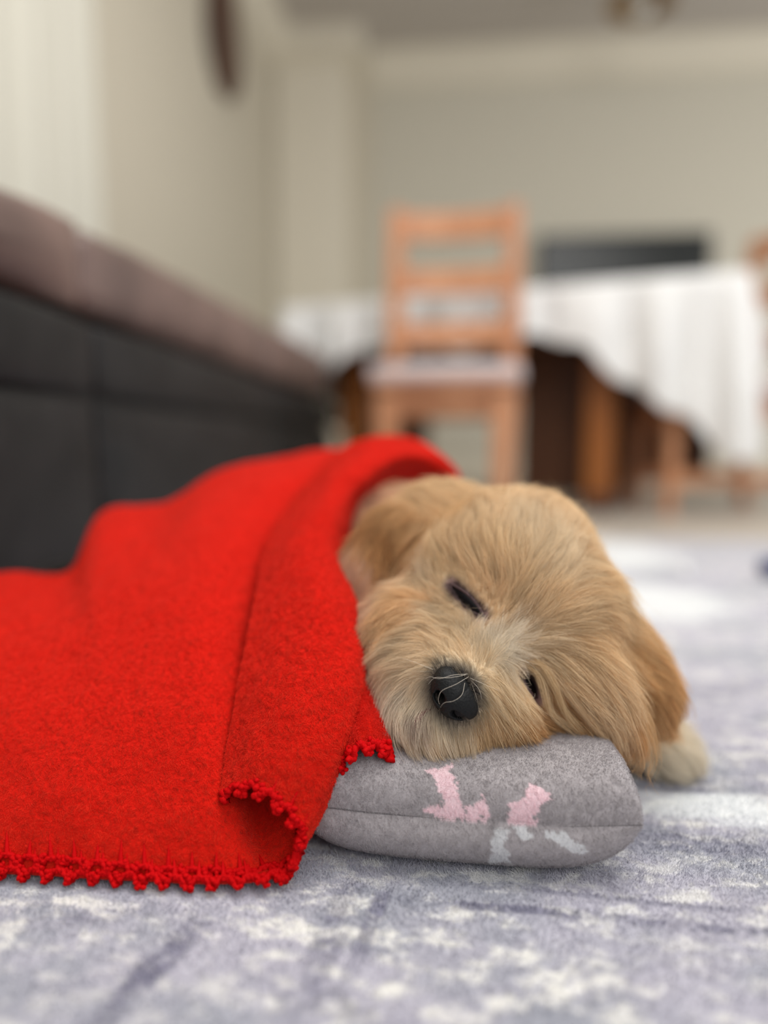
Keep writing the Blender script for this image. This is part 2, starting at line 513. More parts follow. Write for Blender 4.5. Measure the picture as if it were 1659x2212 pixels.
for px, Y in ((1297, 2.58), (770, 2.86)):
    p = on_plane(px, 950, 1, Y); lx, ly = to_table(p)
    box('leg', (lx, ly, 0.29), (0.095, 0.07, 0.60), m_amber, table, 0.008)
    box('leg', (lx, 0.36, 0.29), (0.095, 0.07, 0.60), m_amber, table, 0.008)
    sgn = -1 if px > 1000 else 1
    box('side_panel', (lx + sgn * 0.0, (ly + 0.33) / 2, 0.33), (0.03, 0.33 - ly - 0.02, 0.50), m_dark, table, 0.003)
    box('foot_rail', (lx, (ly + 0.36) / 2, 0.02), (0.11, 0.36 - ly + 0.2, 0.05), m_dark, table, 0.008)
p = on_plane(1195, 950, 1, 2.72); lx, ly = to_table(p)
box('storage_panel', (lx, ly + 0.08, 0.34), (0.27, 0.03, 0.62), m_dark, table, 0.004)
box('storage_panel', (lx - 0.0, ly + 0.22, 0.34), (0.27, 0.03, 0.62), m_dark, table, 0.004)

p = on_plane(1335, 950, 1, 3.0); lx, ly = to_table(p)
box('storage_panel', ((lx + TL / 2 - 0.06) / 2, 0.24, 0.36), (TL / 2 - 0.06 - lx, 0.03, 0.54), m_dark, table, 0.004)
m_cloth = mat('white_satin_cloth', (0.80, 0.80, 0.79), 0.34, Sheen_Weight=0.3)
add_bump(m_cloth, 60, 0.002, 0.3)
# closed ring around the table: skirt of varying drop, parameter s runs round the rectangle
hx, hy, rc = TL / 2 + 0.012, TD / 2 + 0.012, 0.05
def ring_pt(s):
    """rounded rectangle perimeter, s in [0,1) starting at near-left corner, going right along the near edge"""
    per = [2 * (hx - rc), rc * math.pi / 2, 2 * (hy - rc), rc * math.pi / 2] * 2
    tot = sum(per); d = (s % 1.0) * tot
    corners = [(hx - rc, -hy + rc, -90), (hx - rc, hy - rc, 0), (-hx + rc, hy - rc, 90), (-hx + rc, -hy + rc, 180)]
    starts = [(-hx + rc, -hy, 1, 0), (hx, -hy + rc, 0, 1), (hx - rc, hy, -1, 0), (-hx, hy - rc, 0, -1)]
    for i, L_ in enumerate(per):
        if d <= L_:
            if i % 2 == 0:
                x0, y0, dx, dy = starts[i // 2]
                return x0 + dx * d, y0 + dy * d, dy, -dx
            cx_, cy_, a0 = corners[i // 2]
            a = math.radians(a0) + d / rc
            return cx_ + rc * math.cos(a), cy_ + rc * math.sin(a), math.cos(a), math.sin(a)
        d -= L_
    return ring_pt(0)
NS, NVV = 520, 40
skirt = []
s_corner = (2 * (hx - rc)) / (4 * (hx - rc) + 4 * (hy - rc) + 2 * math.pi * rc)
for i in range(NS):
    s = i / NS
    x, y, nx, ny = ring_pt(s)
    ds = (s - s_corner - 0.012)
    drop = 0.19 + 0.39 * math.exp(-(ds / (0.036 if ds < 0 else 0.020)) ** 2) + 0.13 * math.exp(-((ds + 0.055) / 0.035) ** 2)
    drop += 0.05 * math.exp(-((s - 0.03) / 0.02) ** 2) + 0.012 * math.sin(s * 2 * math.pi * 31) + 0.02 * math.sin(s * 2 * math.pi * 9)
    if s > 0.55: drop = 0.30 + 0.15 * math.exp(-((s - 0.86) / 0.03) ** 2)
    col_ = []
    for j in range(NVV):
        t = j / (NVV - 1)
        fold = (math.sin(s * 2 * math.pi * 44 + 2.0 * math.sin(s * 40)) * 0.6 + math.sin(s * 2 * math.pi * 23 + 1.3)) * 0.026 * min(1, t * 1.6)
        out = 0.010 + 0.035 * math.sqrt(t) + fold + 0.02 * math.exp(-(ds / 0.04) ** 2) * t
        zt = 0.732 - drop * t
        if t < 0.06: zt = 0.732 - 0.004 * (t / 0.06); out *= t / 0.06
        col_.append((x + nx * out, y + ny * out, zt))
    skirt.append(col_)
V = np.array(skirt).reshape(-1, 3).tolist()
F = grid_faces(NS, NVV, True).tolist()
cidx = len(V); V.append((0, 0, 0.734))
F += [[cidx, i * NVV, ((i + 1) % NS) * NVV] for i in range(NS)]
cl = mesh_np('tablecloth', np.array(V), F, m_cloth)
cl.location = (tc[0], tc[1], 0.001); cl.rotation_euler = (0, 0, ang)
sd = cl.modifiers.new('sol', 'SOLIDIFY'); sd.thickness = 0.003; sd.offset = 1
tag(cl, 'white satin tablecloth draped in folds with one long hanging corner', 'tablecloth')

# ================================================================== THE RUG
def rug_color(m):
    """lilac plush with cream blotches and darker worn streaks, printed across the rug"""
    tc = N(m, 'ShaderNodeTexCoord')
    def noise(scale, stretch, detail=5, rough=0.6, rot=0.0, dist=0.0):
        mp = N(m, 'ShaderNodeMapping'); mp.inputs['Scale'].default_value = stretch; mp.inputs['Rotation'].default_value = (0, 0, rot)
        nz = N(m, 'ShaderNodeTexNoise'); nz.inputs['Scale'].default_value = scale
        nz.inputs['Detail'].default_value = detail; nz.inputs['Roughness'].default_value = rough; nz.inputs['Distortion'].default_value = dist
        L(m, tc.outputs['Object'], mp.inputs['Vector']); L(m, mp.outputs['Vector'], nz.inputs['Vector'])
        return nz.outputs['Fac']
    def ramp(fac, a, b):
        r = N(m, 'ShaderNodeMapRange'); r.interpolation_type = 'SMOOTHSTEP'
        r.inputs['From Min'].default_value = a; r.inputs['From Max'].default_value = b
        L(m, fac, r.inputs['Value']); return r.outputs['Result']
    def math_(op, a, b):
        n = N(m, 'ShaderNodeMath', operation=op)
        for i, x in enumerate((a, b)):
            if isinstance(x, (int, float)): n.inputs[i].default_value = x
            else: L(m, x, n.inputs[i])
        return n.outputs[0]
    def mix(f, a, b):
        n = N(m, 'ShaderNodeMix', data_type='RGBA')
        if isinstance(f, float): n.inputs['Factor'].default_value = f
        else: L(m, f, n.inputs['Factor'])
        for nm, x in (('A', a), ('B', b)):
            s = [q for q in n.inputs if q.name == nm and q.type == 'RGBA'][0]
            if isinstance(x, tuple): s.default_value = (*x, 1)
            else: L(m, x, s)
        return [q for q in n.outputs if q.type == 'RGBA'][0]
    sep = N(m, 'ShaderNodeSeparateXYZ'); L(m, tc.outputs['Object'], sep.inputs[0])
    lil = srgb(188, 186, 198); cream = srgb(236, 235, 231); dark = srgb(112, 111, 134); grey = srgb(166, 168, 179)
    c = mix(ramp(noise(7, (1, 1.6, 1), 3), 0.4, 0.62), lil, grey)
    blot = ramp(noise(42, (1, 1.8, 1), 8, 0.74, 0.1), 0.49, 0.60)
    mask = ramp(noise(4.5, (1, 1.4, 1), 2, 0.5), 0.32, 0.55)
    c = mix(math_('MULTIPLY', blot, math_('ADD', math_('MULTIPLY', mask, 0.7), 0.3)), c, cream)
    # thin darker strokes, mostly across
    st = ramp(noise(9, (0.35, 5.0, 1), 6, 0.62, -0.12), 0.60, 0.70)
    c = mix(math_('MULTIPLY', st, 0.5), c, dark)
    wob = noise(11, (1, 1, 1), 4)
    def band(x0, y0, x1, y1, w, amt):
        """worn dark stroke along a segment on the rug plane (world metres)"""
        nonlocal c
        dx, dy = x1 - x0, y1 - y0; ln = math.hypot(dx, dy); dx /= ln; dy /= ln
        px_ = math_('SUBTRACT', sep.outputs[0], x0); py_ = math_('SUBTRACT', sep.outputs[1], y0)
        t = math_('ADD', math_('MULTIPLY', px_, dx), math_('MULTIPLY', py_, dy))
        q = math_('ADD', math_('MULTIPLY', px_, -dy), math_('MULTIPLY', py_, dx))
        q = math_('ABSOLUTE', math_('ADD', q, math_('MULTIPLY', math_('SUBTRACT', wob, 0.5), w * 1.2)), 0)
        a = math_('SUBTRACT', 1.0, ramp(q, w * 0.35, w))
        b = math_('MULTIPLY', ramp(t, -0.03, 0.03), math_('SUBTRACT', 1.0, ramp(t, ln - 0.03, ln + 0.03)))
        n2 = ramp(noise(60, (1, 1, 1), 4, 0.7), 0.34, 0.56)
        f = math_('MULTIPLY', math_('MULTIPLY', a, b), math_('MULTIPLY', n2, amt))
        c = mix(f, c, dark)
    for (a, b, w, amt) in RUG_BANDS: band(*a, *b, w, amt)
    wob2 = noise(26, (1, 1.6, 1), 6, 0.7)
    # the big pale motif further back
    for (x0, y0, rx, ry) in RUG_PALE:
        ux = math_('DIVIDE', math_('SUBTRACT', sep.outputs[0], x0), rx); uy = math_('DIVIDE', math_('SUBTRACT', sep.outputs[1], y0), ry)
        r2 = math_('ADD', math_('MULTIPLY', ux, ux), math_('MULTIPLY', uy, uy))
        f = math_('SUBTRACT', 1.0, ramp(math_('ADD', r2, math_('MULTIPLY', math_('SUBTRACT', wob2, 0.5), 3.5)), 0.3, 1.5))
        c = mix(math_('MULTIPLY', f, 0.8), c, srgb(240, 243, 243))
    L(m, c, P_(m).inputs['Base Color'])
def gp(px, py):
    p = on_plane(px, py, 2, 0.0); return (float(p[0]), float(p[1]))
RUG_BANDS = [(gp(900, 1930), gp(1700, 2010), 0.0045, 0.8), (gp(1000, 1900), gp(1659, 1960), 0.003, 0.45), (gp(420, 1990), gp(190, 2230), 0.010, 0.85),
             (gp(840, 1890), gp(760, 2080), 0.006, 0.8), (gp(760, 1900), gp(650, 2140), 0.010, 0.6), (gp(620, 2120), gp(820, 2200), 0.008, 0.5),
             (gp(1380, 1800), gp(1659, 1820), 0.014, 0.5), (gp(0, 1990), gp(300, 1960), 0.006, 0.4), (gp(1400, 1500), gp(1659, 1470), 0.03, 0.35)]
a0 = gp(1400, 1240); a1 = gp(1640, 1150)
b0 = gp(1400, 1290); RUG_PALE = [(b0[0], b0[1], 0.11, 0.13), (gp(1300, 1190)[0], gp(1300, 1190)[1], 0.14, 0.22), (gp(1560, 1740)[0], gp(1560, 1740)[1], 0.06, 0.02)]
m_rug = mat('plush_rug', (0.5, 0.5, 0.6), 0.95, Sheen_Weight=0.25, Specular_IOR_Level=0.1)
rug_color(m_rug)
nz = add_bump(m_rug, 900, 0.0012, 0.7, 4)
m_pile = mat('plush_pile', (0.5, 0.5, 0.6), 0.9, Specular_IOR_Level=0.15)
rug_color(m_pile)
# slightly soft, uneven sheet
nx_, ny_ = 260, 260
X_, Y_ = np.meshgrid(np.linspace(-0.40, 1.9, nx_), np.linspace(0.05, 1.72, ny_), indexing='ij')
P0 = np.stack([X_, Y_, 0 * X_], -1)
Z_ = -0.0028 + 0.0010 * vnoise(P0, 16, 3) + 0.0006 * vnoise(P0, 45, 4)
rug = mesh_np('rug', np.stack([X_, Y_, Z_], -1).reshape(-1, 3), grid_faces(nx_, ny_), m_rug)
sd = rug.modifiers.new('sol', 'SOLIDIFY'); sd.thickness = 0.006; sd.offset = -1
tag(rug, 'lilac plush rug with worn cream and grey-violet pattern covering the floor', 'rug')
# pile fibres near the camera
def rug_pile(n):
    g = np.stack([RNG.normal(0.04, 0.27, n), RNG.normal(0.36, 0.21, n), np.zeros(n)], -1)
    g = g[(g[:, 0] > -0.39) & (g[:, 1] > 0.07)]; n = len(g)
    g[:, 2] = -0.0028 + 0.0010 * vnoise(g * [1, 1, 0], 16, 3) + 0.0006 * vnoise(g * [1, 1, 0], 45, 4)
    k = 4; s = np.linspace(0, 1, k)
    lean = vnoise3(g, 160, 11) * [1, 1, 0] + RNG.normal(0, 0.45, (n, 3)) * [1, 1, 0]
    Ln = 0.0017 * RNG.uniform(0.6, 1.2, n)
    pts = g[:, None] + (np.array([0, 0, 1.0]) * s[None, :, None] + lean[:, None] * (s ** 1.5)[None, :, None]) * Ln[:, None, None]
    return pts
rp = rug_pile(360000)
h = hair_obj('pile', rp, np.full(len(rp), 0.00014), 0.00005, None, m_pile, rug)
tag(h, kind='stuff')

# ---- small things on the rug behind the puppy
m_blue = mat('blue_plastic', srgb(52, 62, 110), 0.4)
bp_ = on_plane(1668, 1245, 2, 0.0)
V, F = ico_np(4)
V = V * [0.021, 0.028, 0.016]; V[:, 2] = np.maximum(V[:, 2], -0.014)
o = mesh_np('toy', V + [0, 0, 0.0145], F, m_blue); o.location = (bp_[0], bp_[1], 0)
tag(o, 'small dark blue toy lying on the rug at the right edge', 'toy')
bp_ = on_plane(1481, 1245, 2, 0.0)
m_bead = mat('white_bead', (0.95, 0.95, 0.95), 0.12, Coat_Weight=1.0)  # bead added to give a bright glint on the rug
V, F = ico_np(3)
o = mesh_np('bead', V * 0.009 + [0, 0, 0.0088], F, m_bead); o.location = (bp_[0], bp_[1], 0)
tag(o, 'tiny glossy white bead added as a glint on the rug behind the puppy', 'bead')

# ================================================================== THE PILLOW
def from_px_floor(px, d, z):
    """point at camera depth d and height z in column px"""
    py = 1106.0 + ((CAM_H - z) / d - math.sin(PITCH)) / math.cos(PITCH) * FPX
    return W(px, py, d)
FR = from_px_floor(1385, 0.3575, 0.0); FL = from_px_floor(632, 0.3790, 0.0)
BR = from_px_floor(1385, 0.54, 0.0) + RIGHT * -0.035; BL = from_px_floor(660, 0.56, 0.0)
for q in (FR, FL, BR, BL): q[2] = 0
zs_seam = 0.0285
def pillow_pt(s, t, side):
    """s,t in [-1,1] (s left to right, t front to back), side +1 top, -1 bottom"""
    a = (s + 1) / 2; b = (t + 1) / 2
    p = (1 - a)[..., None] * (1 - b)[..., None] * FL + a[..., None] * (1 - b)[..., None] * FR \
        + (1 - a)[..., None] * b[..., None] * BL + a[..., None] * b[..., None] * BR
    e = np.maximum(np.abs(s), np.abs(t))
    inset = 0.010
    # edges bow slightly; corners stay as points
    p = p + HEAD * (inset * 0.5 * (np.where(t < 0, -1, 1) * np.abs(t) ** 3 * (1 - s ** 2)))[..., None]
    p = p - RIGHT * (inset * (np.where(s < 0, -1, 1) * np.abs(s) ** 3 * (1 - t ** 2)))[..., None]
    k = np.maximum(1 - s ** 20, 0) ** 0.75 * (1 - np.abs(t) ** 5); kb = (1 - s ** 4) * (1 - t ** 4)
    if side > 0:
        z = zs_seam + 0.031 * np.maximum(k, 0) ** 0.40
    else:
        z = zs_seam - (0.0285 + 0.0) * np.clip(np.maximum(kb, 0) ** 0.40 * 1.35, 0, 1)
        # the underside bulges out past the seam before it turns under
        ed = np.clip((np.abs(t) - 0.75) / 0.25, 0, 1)
        bulge = 0.0055 * np.sin(np.clip((zs_seam - z) / 0.0285, 0, 1) * math.pi * 0.8)
        p = p - HEAD * (np.where(t < 0, 1, -1) * bulge * (ed > 0))[..., None] * (1 - np.abs(s) ** 6)[..., None]
    p[..., 2] = z
    # soft dent under the head
    if side > 0:
        hc = W(1060, 1560, 0.43)
        r2 = ((p[..., 0] - hc[0]) ** 2 + (p[..., 1] - hc[1]) ** 2) / 0.06 ** 2
        p[..., 2] -= 0.005 * np.exp(-r2)
    return p
def edge_param(n):
    x = np.linspace(-1, 1, n)
    return np.sign(x) * (1 - (1 - np.abs(x)) ** 1.8)
S_, T_ = np.meshgrid(edge_param(260), edge_param(240), indexing='ij')
def wrinkle(p):
    return vnoise3(p, 22, 31) * 0.0011 + vnoise3(p, 70, 33) * 0.00035
PINK, WHITE_, GREY_ = srgb(232, 204, 210), srgb(206, 206, 208), srgb(166, 160, 162)
POLY = [(1, [(922, 1660), (975, 1652), (985, 1690), (998, 1735), (1000, 1772), (960, 1768), (915, 1752), (935, 1738), (962, 1740), (945, 1700)]),
        (1, [(1000, 1770), (1003, 1745), (1030, 1738), (1045, 1715), (1056, 1740), (1048, 1765), (1020, 1776)]),
        (1, [(1092, 1776), (1102, 1738), (1128, 1732), (1143, 1690), (1160, 1705), (1190, 1728), (1165, 1745), (1158, 1780), (1120, 1785)]),
        (2, [(1062, 1786), (1098, 1788), (1092, 1825), (1100, 1865), (1050, 1868), (1065, 1830)]),
        (2, [(1108, 1788), (1152, 1790), (1148, 1812), (1120, 1808)]),
        (2, [(1178, 1796), (1222, 1796), (1270, 1842), (1228, 1840), (1186, 1812)])]
def in_poly(x, y, poly):
    c = np.zeros(x.shape, bool); j = len(poly) - 1
    for i in range(len(poly)):
        xi, yi = poly[i]; xj, yj = poly[j]
        c ^= ((yi > y) != (yj > y)) & (x < (xj - xi) * (y - yi) / (yj - yi + 1e-9) + xi)
        j = i
    return c
def pillow_col(p):
    q = p + vnoise3(p, 520, 71) * 0.0017 + vnoise3(p, 160, 72) * 0.0014
    x, y, d = project(q)
    g = 1 + 0.10 * vnoise(p, 300, 73) + 0.05 * vnoise(p, 60, 74)
    c = np.array(GREY_) * g[..., None]
    front = d < 0.405
    for kind, poly in POLY:
        m = in_poly(x, y, poly) & front
        c = np.where(m[..., None], np.array(PINK if kind == 1 else WHITE_) * (1 + 0.3 * (g - 1))[..., None], c)
    return c
m_pillow = mat('pillow_plush', GREY_, 0.95, Sheen_Weight=0.3, Specular_IOR_Level=0.1)
attr_color(m_pillow); add_bump(m_pillow, 700, 0.0008, 0.7, 4)
m_pfuzz = mat('pillow_fuzz', GREY_, 0.85, Specular_IOR_Level=0.15); attr_color(m_pfuzz)
parts = []; pv = []
for side in (1, -1):
    p = pillow_pt(S_, T_, side); p = p + wrinkle(p) * (1 if side > 0 else 0.6)
    p[..., 2] = np.maximum(p[..., 2], 0.0006)
    pv.append(p)
    F = grid_faces(*S_.shape)
    parts.append((p.reshape(-1, 3), (F[:, ::-1] if side > 0 else F).tolist()))
V, F = merge(parts)
pil = mesh_np('pillow', V, F, m_pillow)
ca_ = pil.data.color_attributes.new('col', 'FLOAT_COLOR', 'POINT')
cc = pillow_col(V); ca_.data.foreach_set('color', np.concatenate([cc, np.ones((len(cc), 1))], 1).astype(np.float32).ravel())
tag(pil, 'grey plush pillow with pink and white printed marks under the puppy head', 'pillow')
# stitched seam
fs = np.linspace(-0.997, 0.997, 400)
path = np.concatenate([pillow_pt(fs, np.full(400, -1.0), 1), pillow_pt(np.full(200, 1.0), np.linspace(-0.99, 0.99, 200), 1)])
path = path + wrinkle(path); path = path + np.array([0, 0, 0.0002])
m_seam = mat('seam_thread', srgb(112, 108, 110), 0.9)
V, F = tube(path, 0.0004, 6)
mesh_np('seam', V, F, m_seam, pil)
def fuzz_on_grid(p, n, length, lean_dir, seed, rr=0.00007, colf=None, mask=None, curl=0.6):
    """short hairs rooted on a grid surface p (nu,nv,3), oriented outward (nrm from grid)"""
    nu, nv = p.shape[:2]
    du = np.gradient(p, axis=0); dv = np.gradient(p, axis=1)
    nr = np.cross(du, dv); area = np.linalg.norm(nr, axis=-1); nr = nr / (area[..., None] + 1e-15)
    w = area * (mask if mask is not None else 1)
    idx = np.random.default_rng(seed).choice(nu * nv, n, p=(w / w.sum()).ravel())
    iu = np.clip(idx // nv, 0, nu - 2); iv = np.clip(idx % nv, 0, nv - 2)
    r = np.random.default_rng(seed + 1); a = r.random(n)[:, None]; b = r.random(n)[:, None]
    root = (1 - a) * (1 - b) * p[iu, iv] + a * (1 - b) * p[iu + 1, iv] + (1 - a) * b * p[iu, iv + 1] + a * b * p[iu + 1, iv + 1]
    nn = nr[iu, iv]
    k = 4; s = np.linspace(0, 1, k)
    ln = length * r.uniform(0.55, 1.25, n)
    lean = lean_dir + vnoise3(root, 260, seed) * curl * 1.2 + r.normal(0, curl * 0.5, (n, 3))
    lean -= nn * np.sum(lean * nn, 1)[:, None]
    pts = root[:, None] + (nn[:, None] * (s - 0.45 * s ** 2)[None, :, None] + lean[:, None] * (s ** 1.6)[None, :, None]) * ln[:, None, None]
    return pts, root, nn
for side, cnt in ((1, 70000), (-1, 50000)):
    p = pv[0] if side > 0 else pv[1]
    x, y, d = project(p)
    mk = ((x > 600) & (d < 0.47)).astype(float)
    q = p if side < 0 else p
    pts, root, nn = fuzz_on_grid(q, cnt, 0.0016, np.array([0.5, 0, -0.2]) * 0.5, 40 + side, mask=mk)
    if side < 0:
        pts = 2 * root[:, None] - pts if False else pts
        # grid normals of the underside point up: flip them
        dlt = pts - root[:, None]; npart = np.sum(dlt * nn[:, None], -1)[..., None] * nn[:, None]
        pts = root[:, None] + dlt - 2 * npart
    h = hair_obj('plush_fuzz', pts, np.full(cnt, 0.00008), 0.00003, np.clip(pillow_col(root) * RNG.uniform(0.85, 1.25, (cnt, 1)), 0, 1), m_pfuzz, pil)
    tag(h, kind='stuff')

# ================================================================== THE PUPPY
pup = empty('puppy', tuple(W(700, 1300, 0.55) * [1, 1, 0]))
tag(pup, 'sleeping cream puppy with its head on the grey pillow, wrapped in the red blanket', 'dog')

def frame_from(axis_img, out=(0, 0, 1)):
    """orthonormal axes from an image-plane direction (dx, dy_down, toward_camera)"""
    def vv(a): return a[0] * RIGHT - a[1] * UP - a[2] * FWD
    a = vv(axis_img); a = a / np.linalg.norm(a)
    o = vv((out[0], out[1], out[2])); o = o - a * (o @ a); o /= np.linalg.norm(o)
    b = np.cross(o, a)
    return np.stack([a, b, o])
I3 = frame_from((1, 0, 0))
PR = []   # (centre, radii, R rows=axes)
def prim(px, py, d, r, axis=(1, 0, 0), out=(0, 0, 1)):
    r = (r, r, r) if np.isscalar(r) else r
    PR.append((W(px, py, d), np.array(r), frame_from(axis, out)))
prim(1085, 1290, 0.457, (0.062, 0.058, 0.060))                        # skull
prim(1115, 1205, 0.470, (0.046, 0.042, 0.046))                        # crown
prim(1185, 1330, 0.445, (0.042, 0.040, 0.045))                        # brow towards the lower side
prim(960, 1180, 0.505, (0.045, 0.042, 0.045))                         # nape
prim(1040, 1410, 0.412, (0.034, 0.024, 0.026), (-0.7, 0.7, 0.2))      # bridge of the nose
prim(985, 1480, 0.400, (0.024, 0.021, 0.030), (0.61, 0.79, 0))        # muzzle end
prim(905, 1475, 0.408, (0.026, 0.021, 0.022), (-0.3, 1, 0.1))         # upper muzzle pad
prim(1065, 1520, 0.402, (0.027, 0.021, 0.021), (0.8, 0.5, 0))         # lower muzzle pad
prim(945, 1578, 0.396, (0.026, 0.015, 0.020), (1, 0.22, 0))           # chin
prim(875, 1385, 0.432, (0.030, 0.030, 0.030))                         # cheek
prim(1190, 1475, 0.425, (0.030, 0.026, 0.026))                        # lower cheek
prim(1120, 1540, 0.420, (0.026, 0.016, 0.022), (1, 0.1, 0))           # jaw resting on pillow
prim(1272, 1500, 0.404, (0.034, 0.020, 0.010), (0.62, 0.78, 0.0))     # near ear flap
prim(1210, 1430, 0.418, (0.024, 0.022, 0.014), (0.7, 0.6, 0.0))       # ear root
prim(1352, 1440, 0.440, (0.040, 0.020, 0.018), (0.55, 0.80, 0))       # back of the ear
prim(1388, 1485, 0.445, (0.018, 0.012, 0.009), (0.7, 0.6, 0))         # ear end
prim(830, 1185, 0.478, (0.030, 0.019, 0.014), (-0.45, 0.9, 0))        # far ear fold
prim(785, 1270, 0.470, (0.024, 0.018, 0.014), (0.2, 1, 0))            # inside of the far ear
prim(880, 1170, 0.57, (0.045, 0.040, 0.045))                          # neck
prim(700, 1200, 0.66, (0.075, 0.065, 0.060))                          # chest and back
prim(480, 1235, 0.67, (0.080, 0.060, 0.055))                          # hips
prim(1425, 1608, 0.478, (0.024, 0.0145, 0.020), (0.6, 0.4, 0))        # forepaw
prim(1370, 1560, 0.500, (0.030, 0.016, 0.016), (-0.6, -0.6, -0.4))    # foreleg
prim(1250, 1480, 0.530, (0.045, 0.022, 0.020), (-0.8, -0.5, -0.3))
PC = np.array([p[0] for p in PR]); PRAD = np.array([p[1] for p in PR]); PRM = np.array([p[2] for p in PR])
def sdf(p):
    k = 0.010; acc = None
    for c, r, R in zip(PC, PRAD, PRM):
        q = (p - c) @ R.T
        k0 = np.sqrt(np.sum((q / r) ** 2, -1)); k1 = np.sqrt(np.sum((q / r ** 2) ** 2, -1)) + 1e-9
        f = k0 * (k0 - 1) / k1
        if acc is None: acc = f
        else:
            h = np.clip(0.5 + 0.5 * (acc - f) / k, 0, 1)
            acc = acc * (1 - h) + f * h - k * h * (1 - h)
    return acc
def grad(p, e=0.0006):
    f = sdf(p); g = np.stack([sdf(p + np.eye(3)[i] * e) - f for i in range(3)], -1) / e
    return f, g / (np.linalg.norm(g, axis=-1)[..., None] + 1e-9)
def surf_at(px, py, d0=0.30, d1=0.70):
    """points of the puppy surface seen at pixels (sphere marching)"""
    px = np.asarray(px, float); d = np.full(px.shape, d0)
    for _ in range(60):
        f = sdf(W(px, py, d)); d = np.minimum(d + np.maximum(f, -0.01) * 0.85, d1)
    return W(px, py, d), d

# skin mesh
bm = bmesh.new()
for c, r, R in zip(PC, PRAD, PRM):
    M = Matrix([[*(R[:, i] * r), c[i]] for i in range(3)] + [[0, 0, 0, 1]])
    bmesh.ops.create_icosphere(bm, subdivisions=4, radius=1, matrix=M)
me = bpy.data.meshes.new('tmp'); bm.to_mesh(me); bm.free()
tmp = bpy.data.objects.new('tmp', me); COL.objects.link(tmp)
md = tmp.modifiers.new('r', 'REMESH'); md.mode = 'VOXEL'; md.voxel_size = 0.0026
dg = bpy.context.evaluated_depsgraph_get()
skin = bpy.data.meshes.new_from_object(tmp.evaluated_get(dg)); bpy.data.objects.remove(tmp)
V = np.empty(len(skin.vertices) * 3); skin.vertices.foreach_get('co', V); V = V.reshape(-1, 3)
for _ in range(4):
    f, g = grad(V); V = V - g * np.clip(f, -0.006, 0.006)[:, None] * 0.9
V[:, 2] = np.maximum(V[:, 2], 0.002)

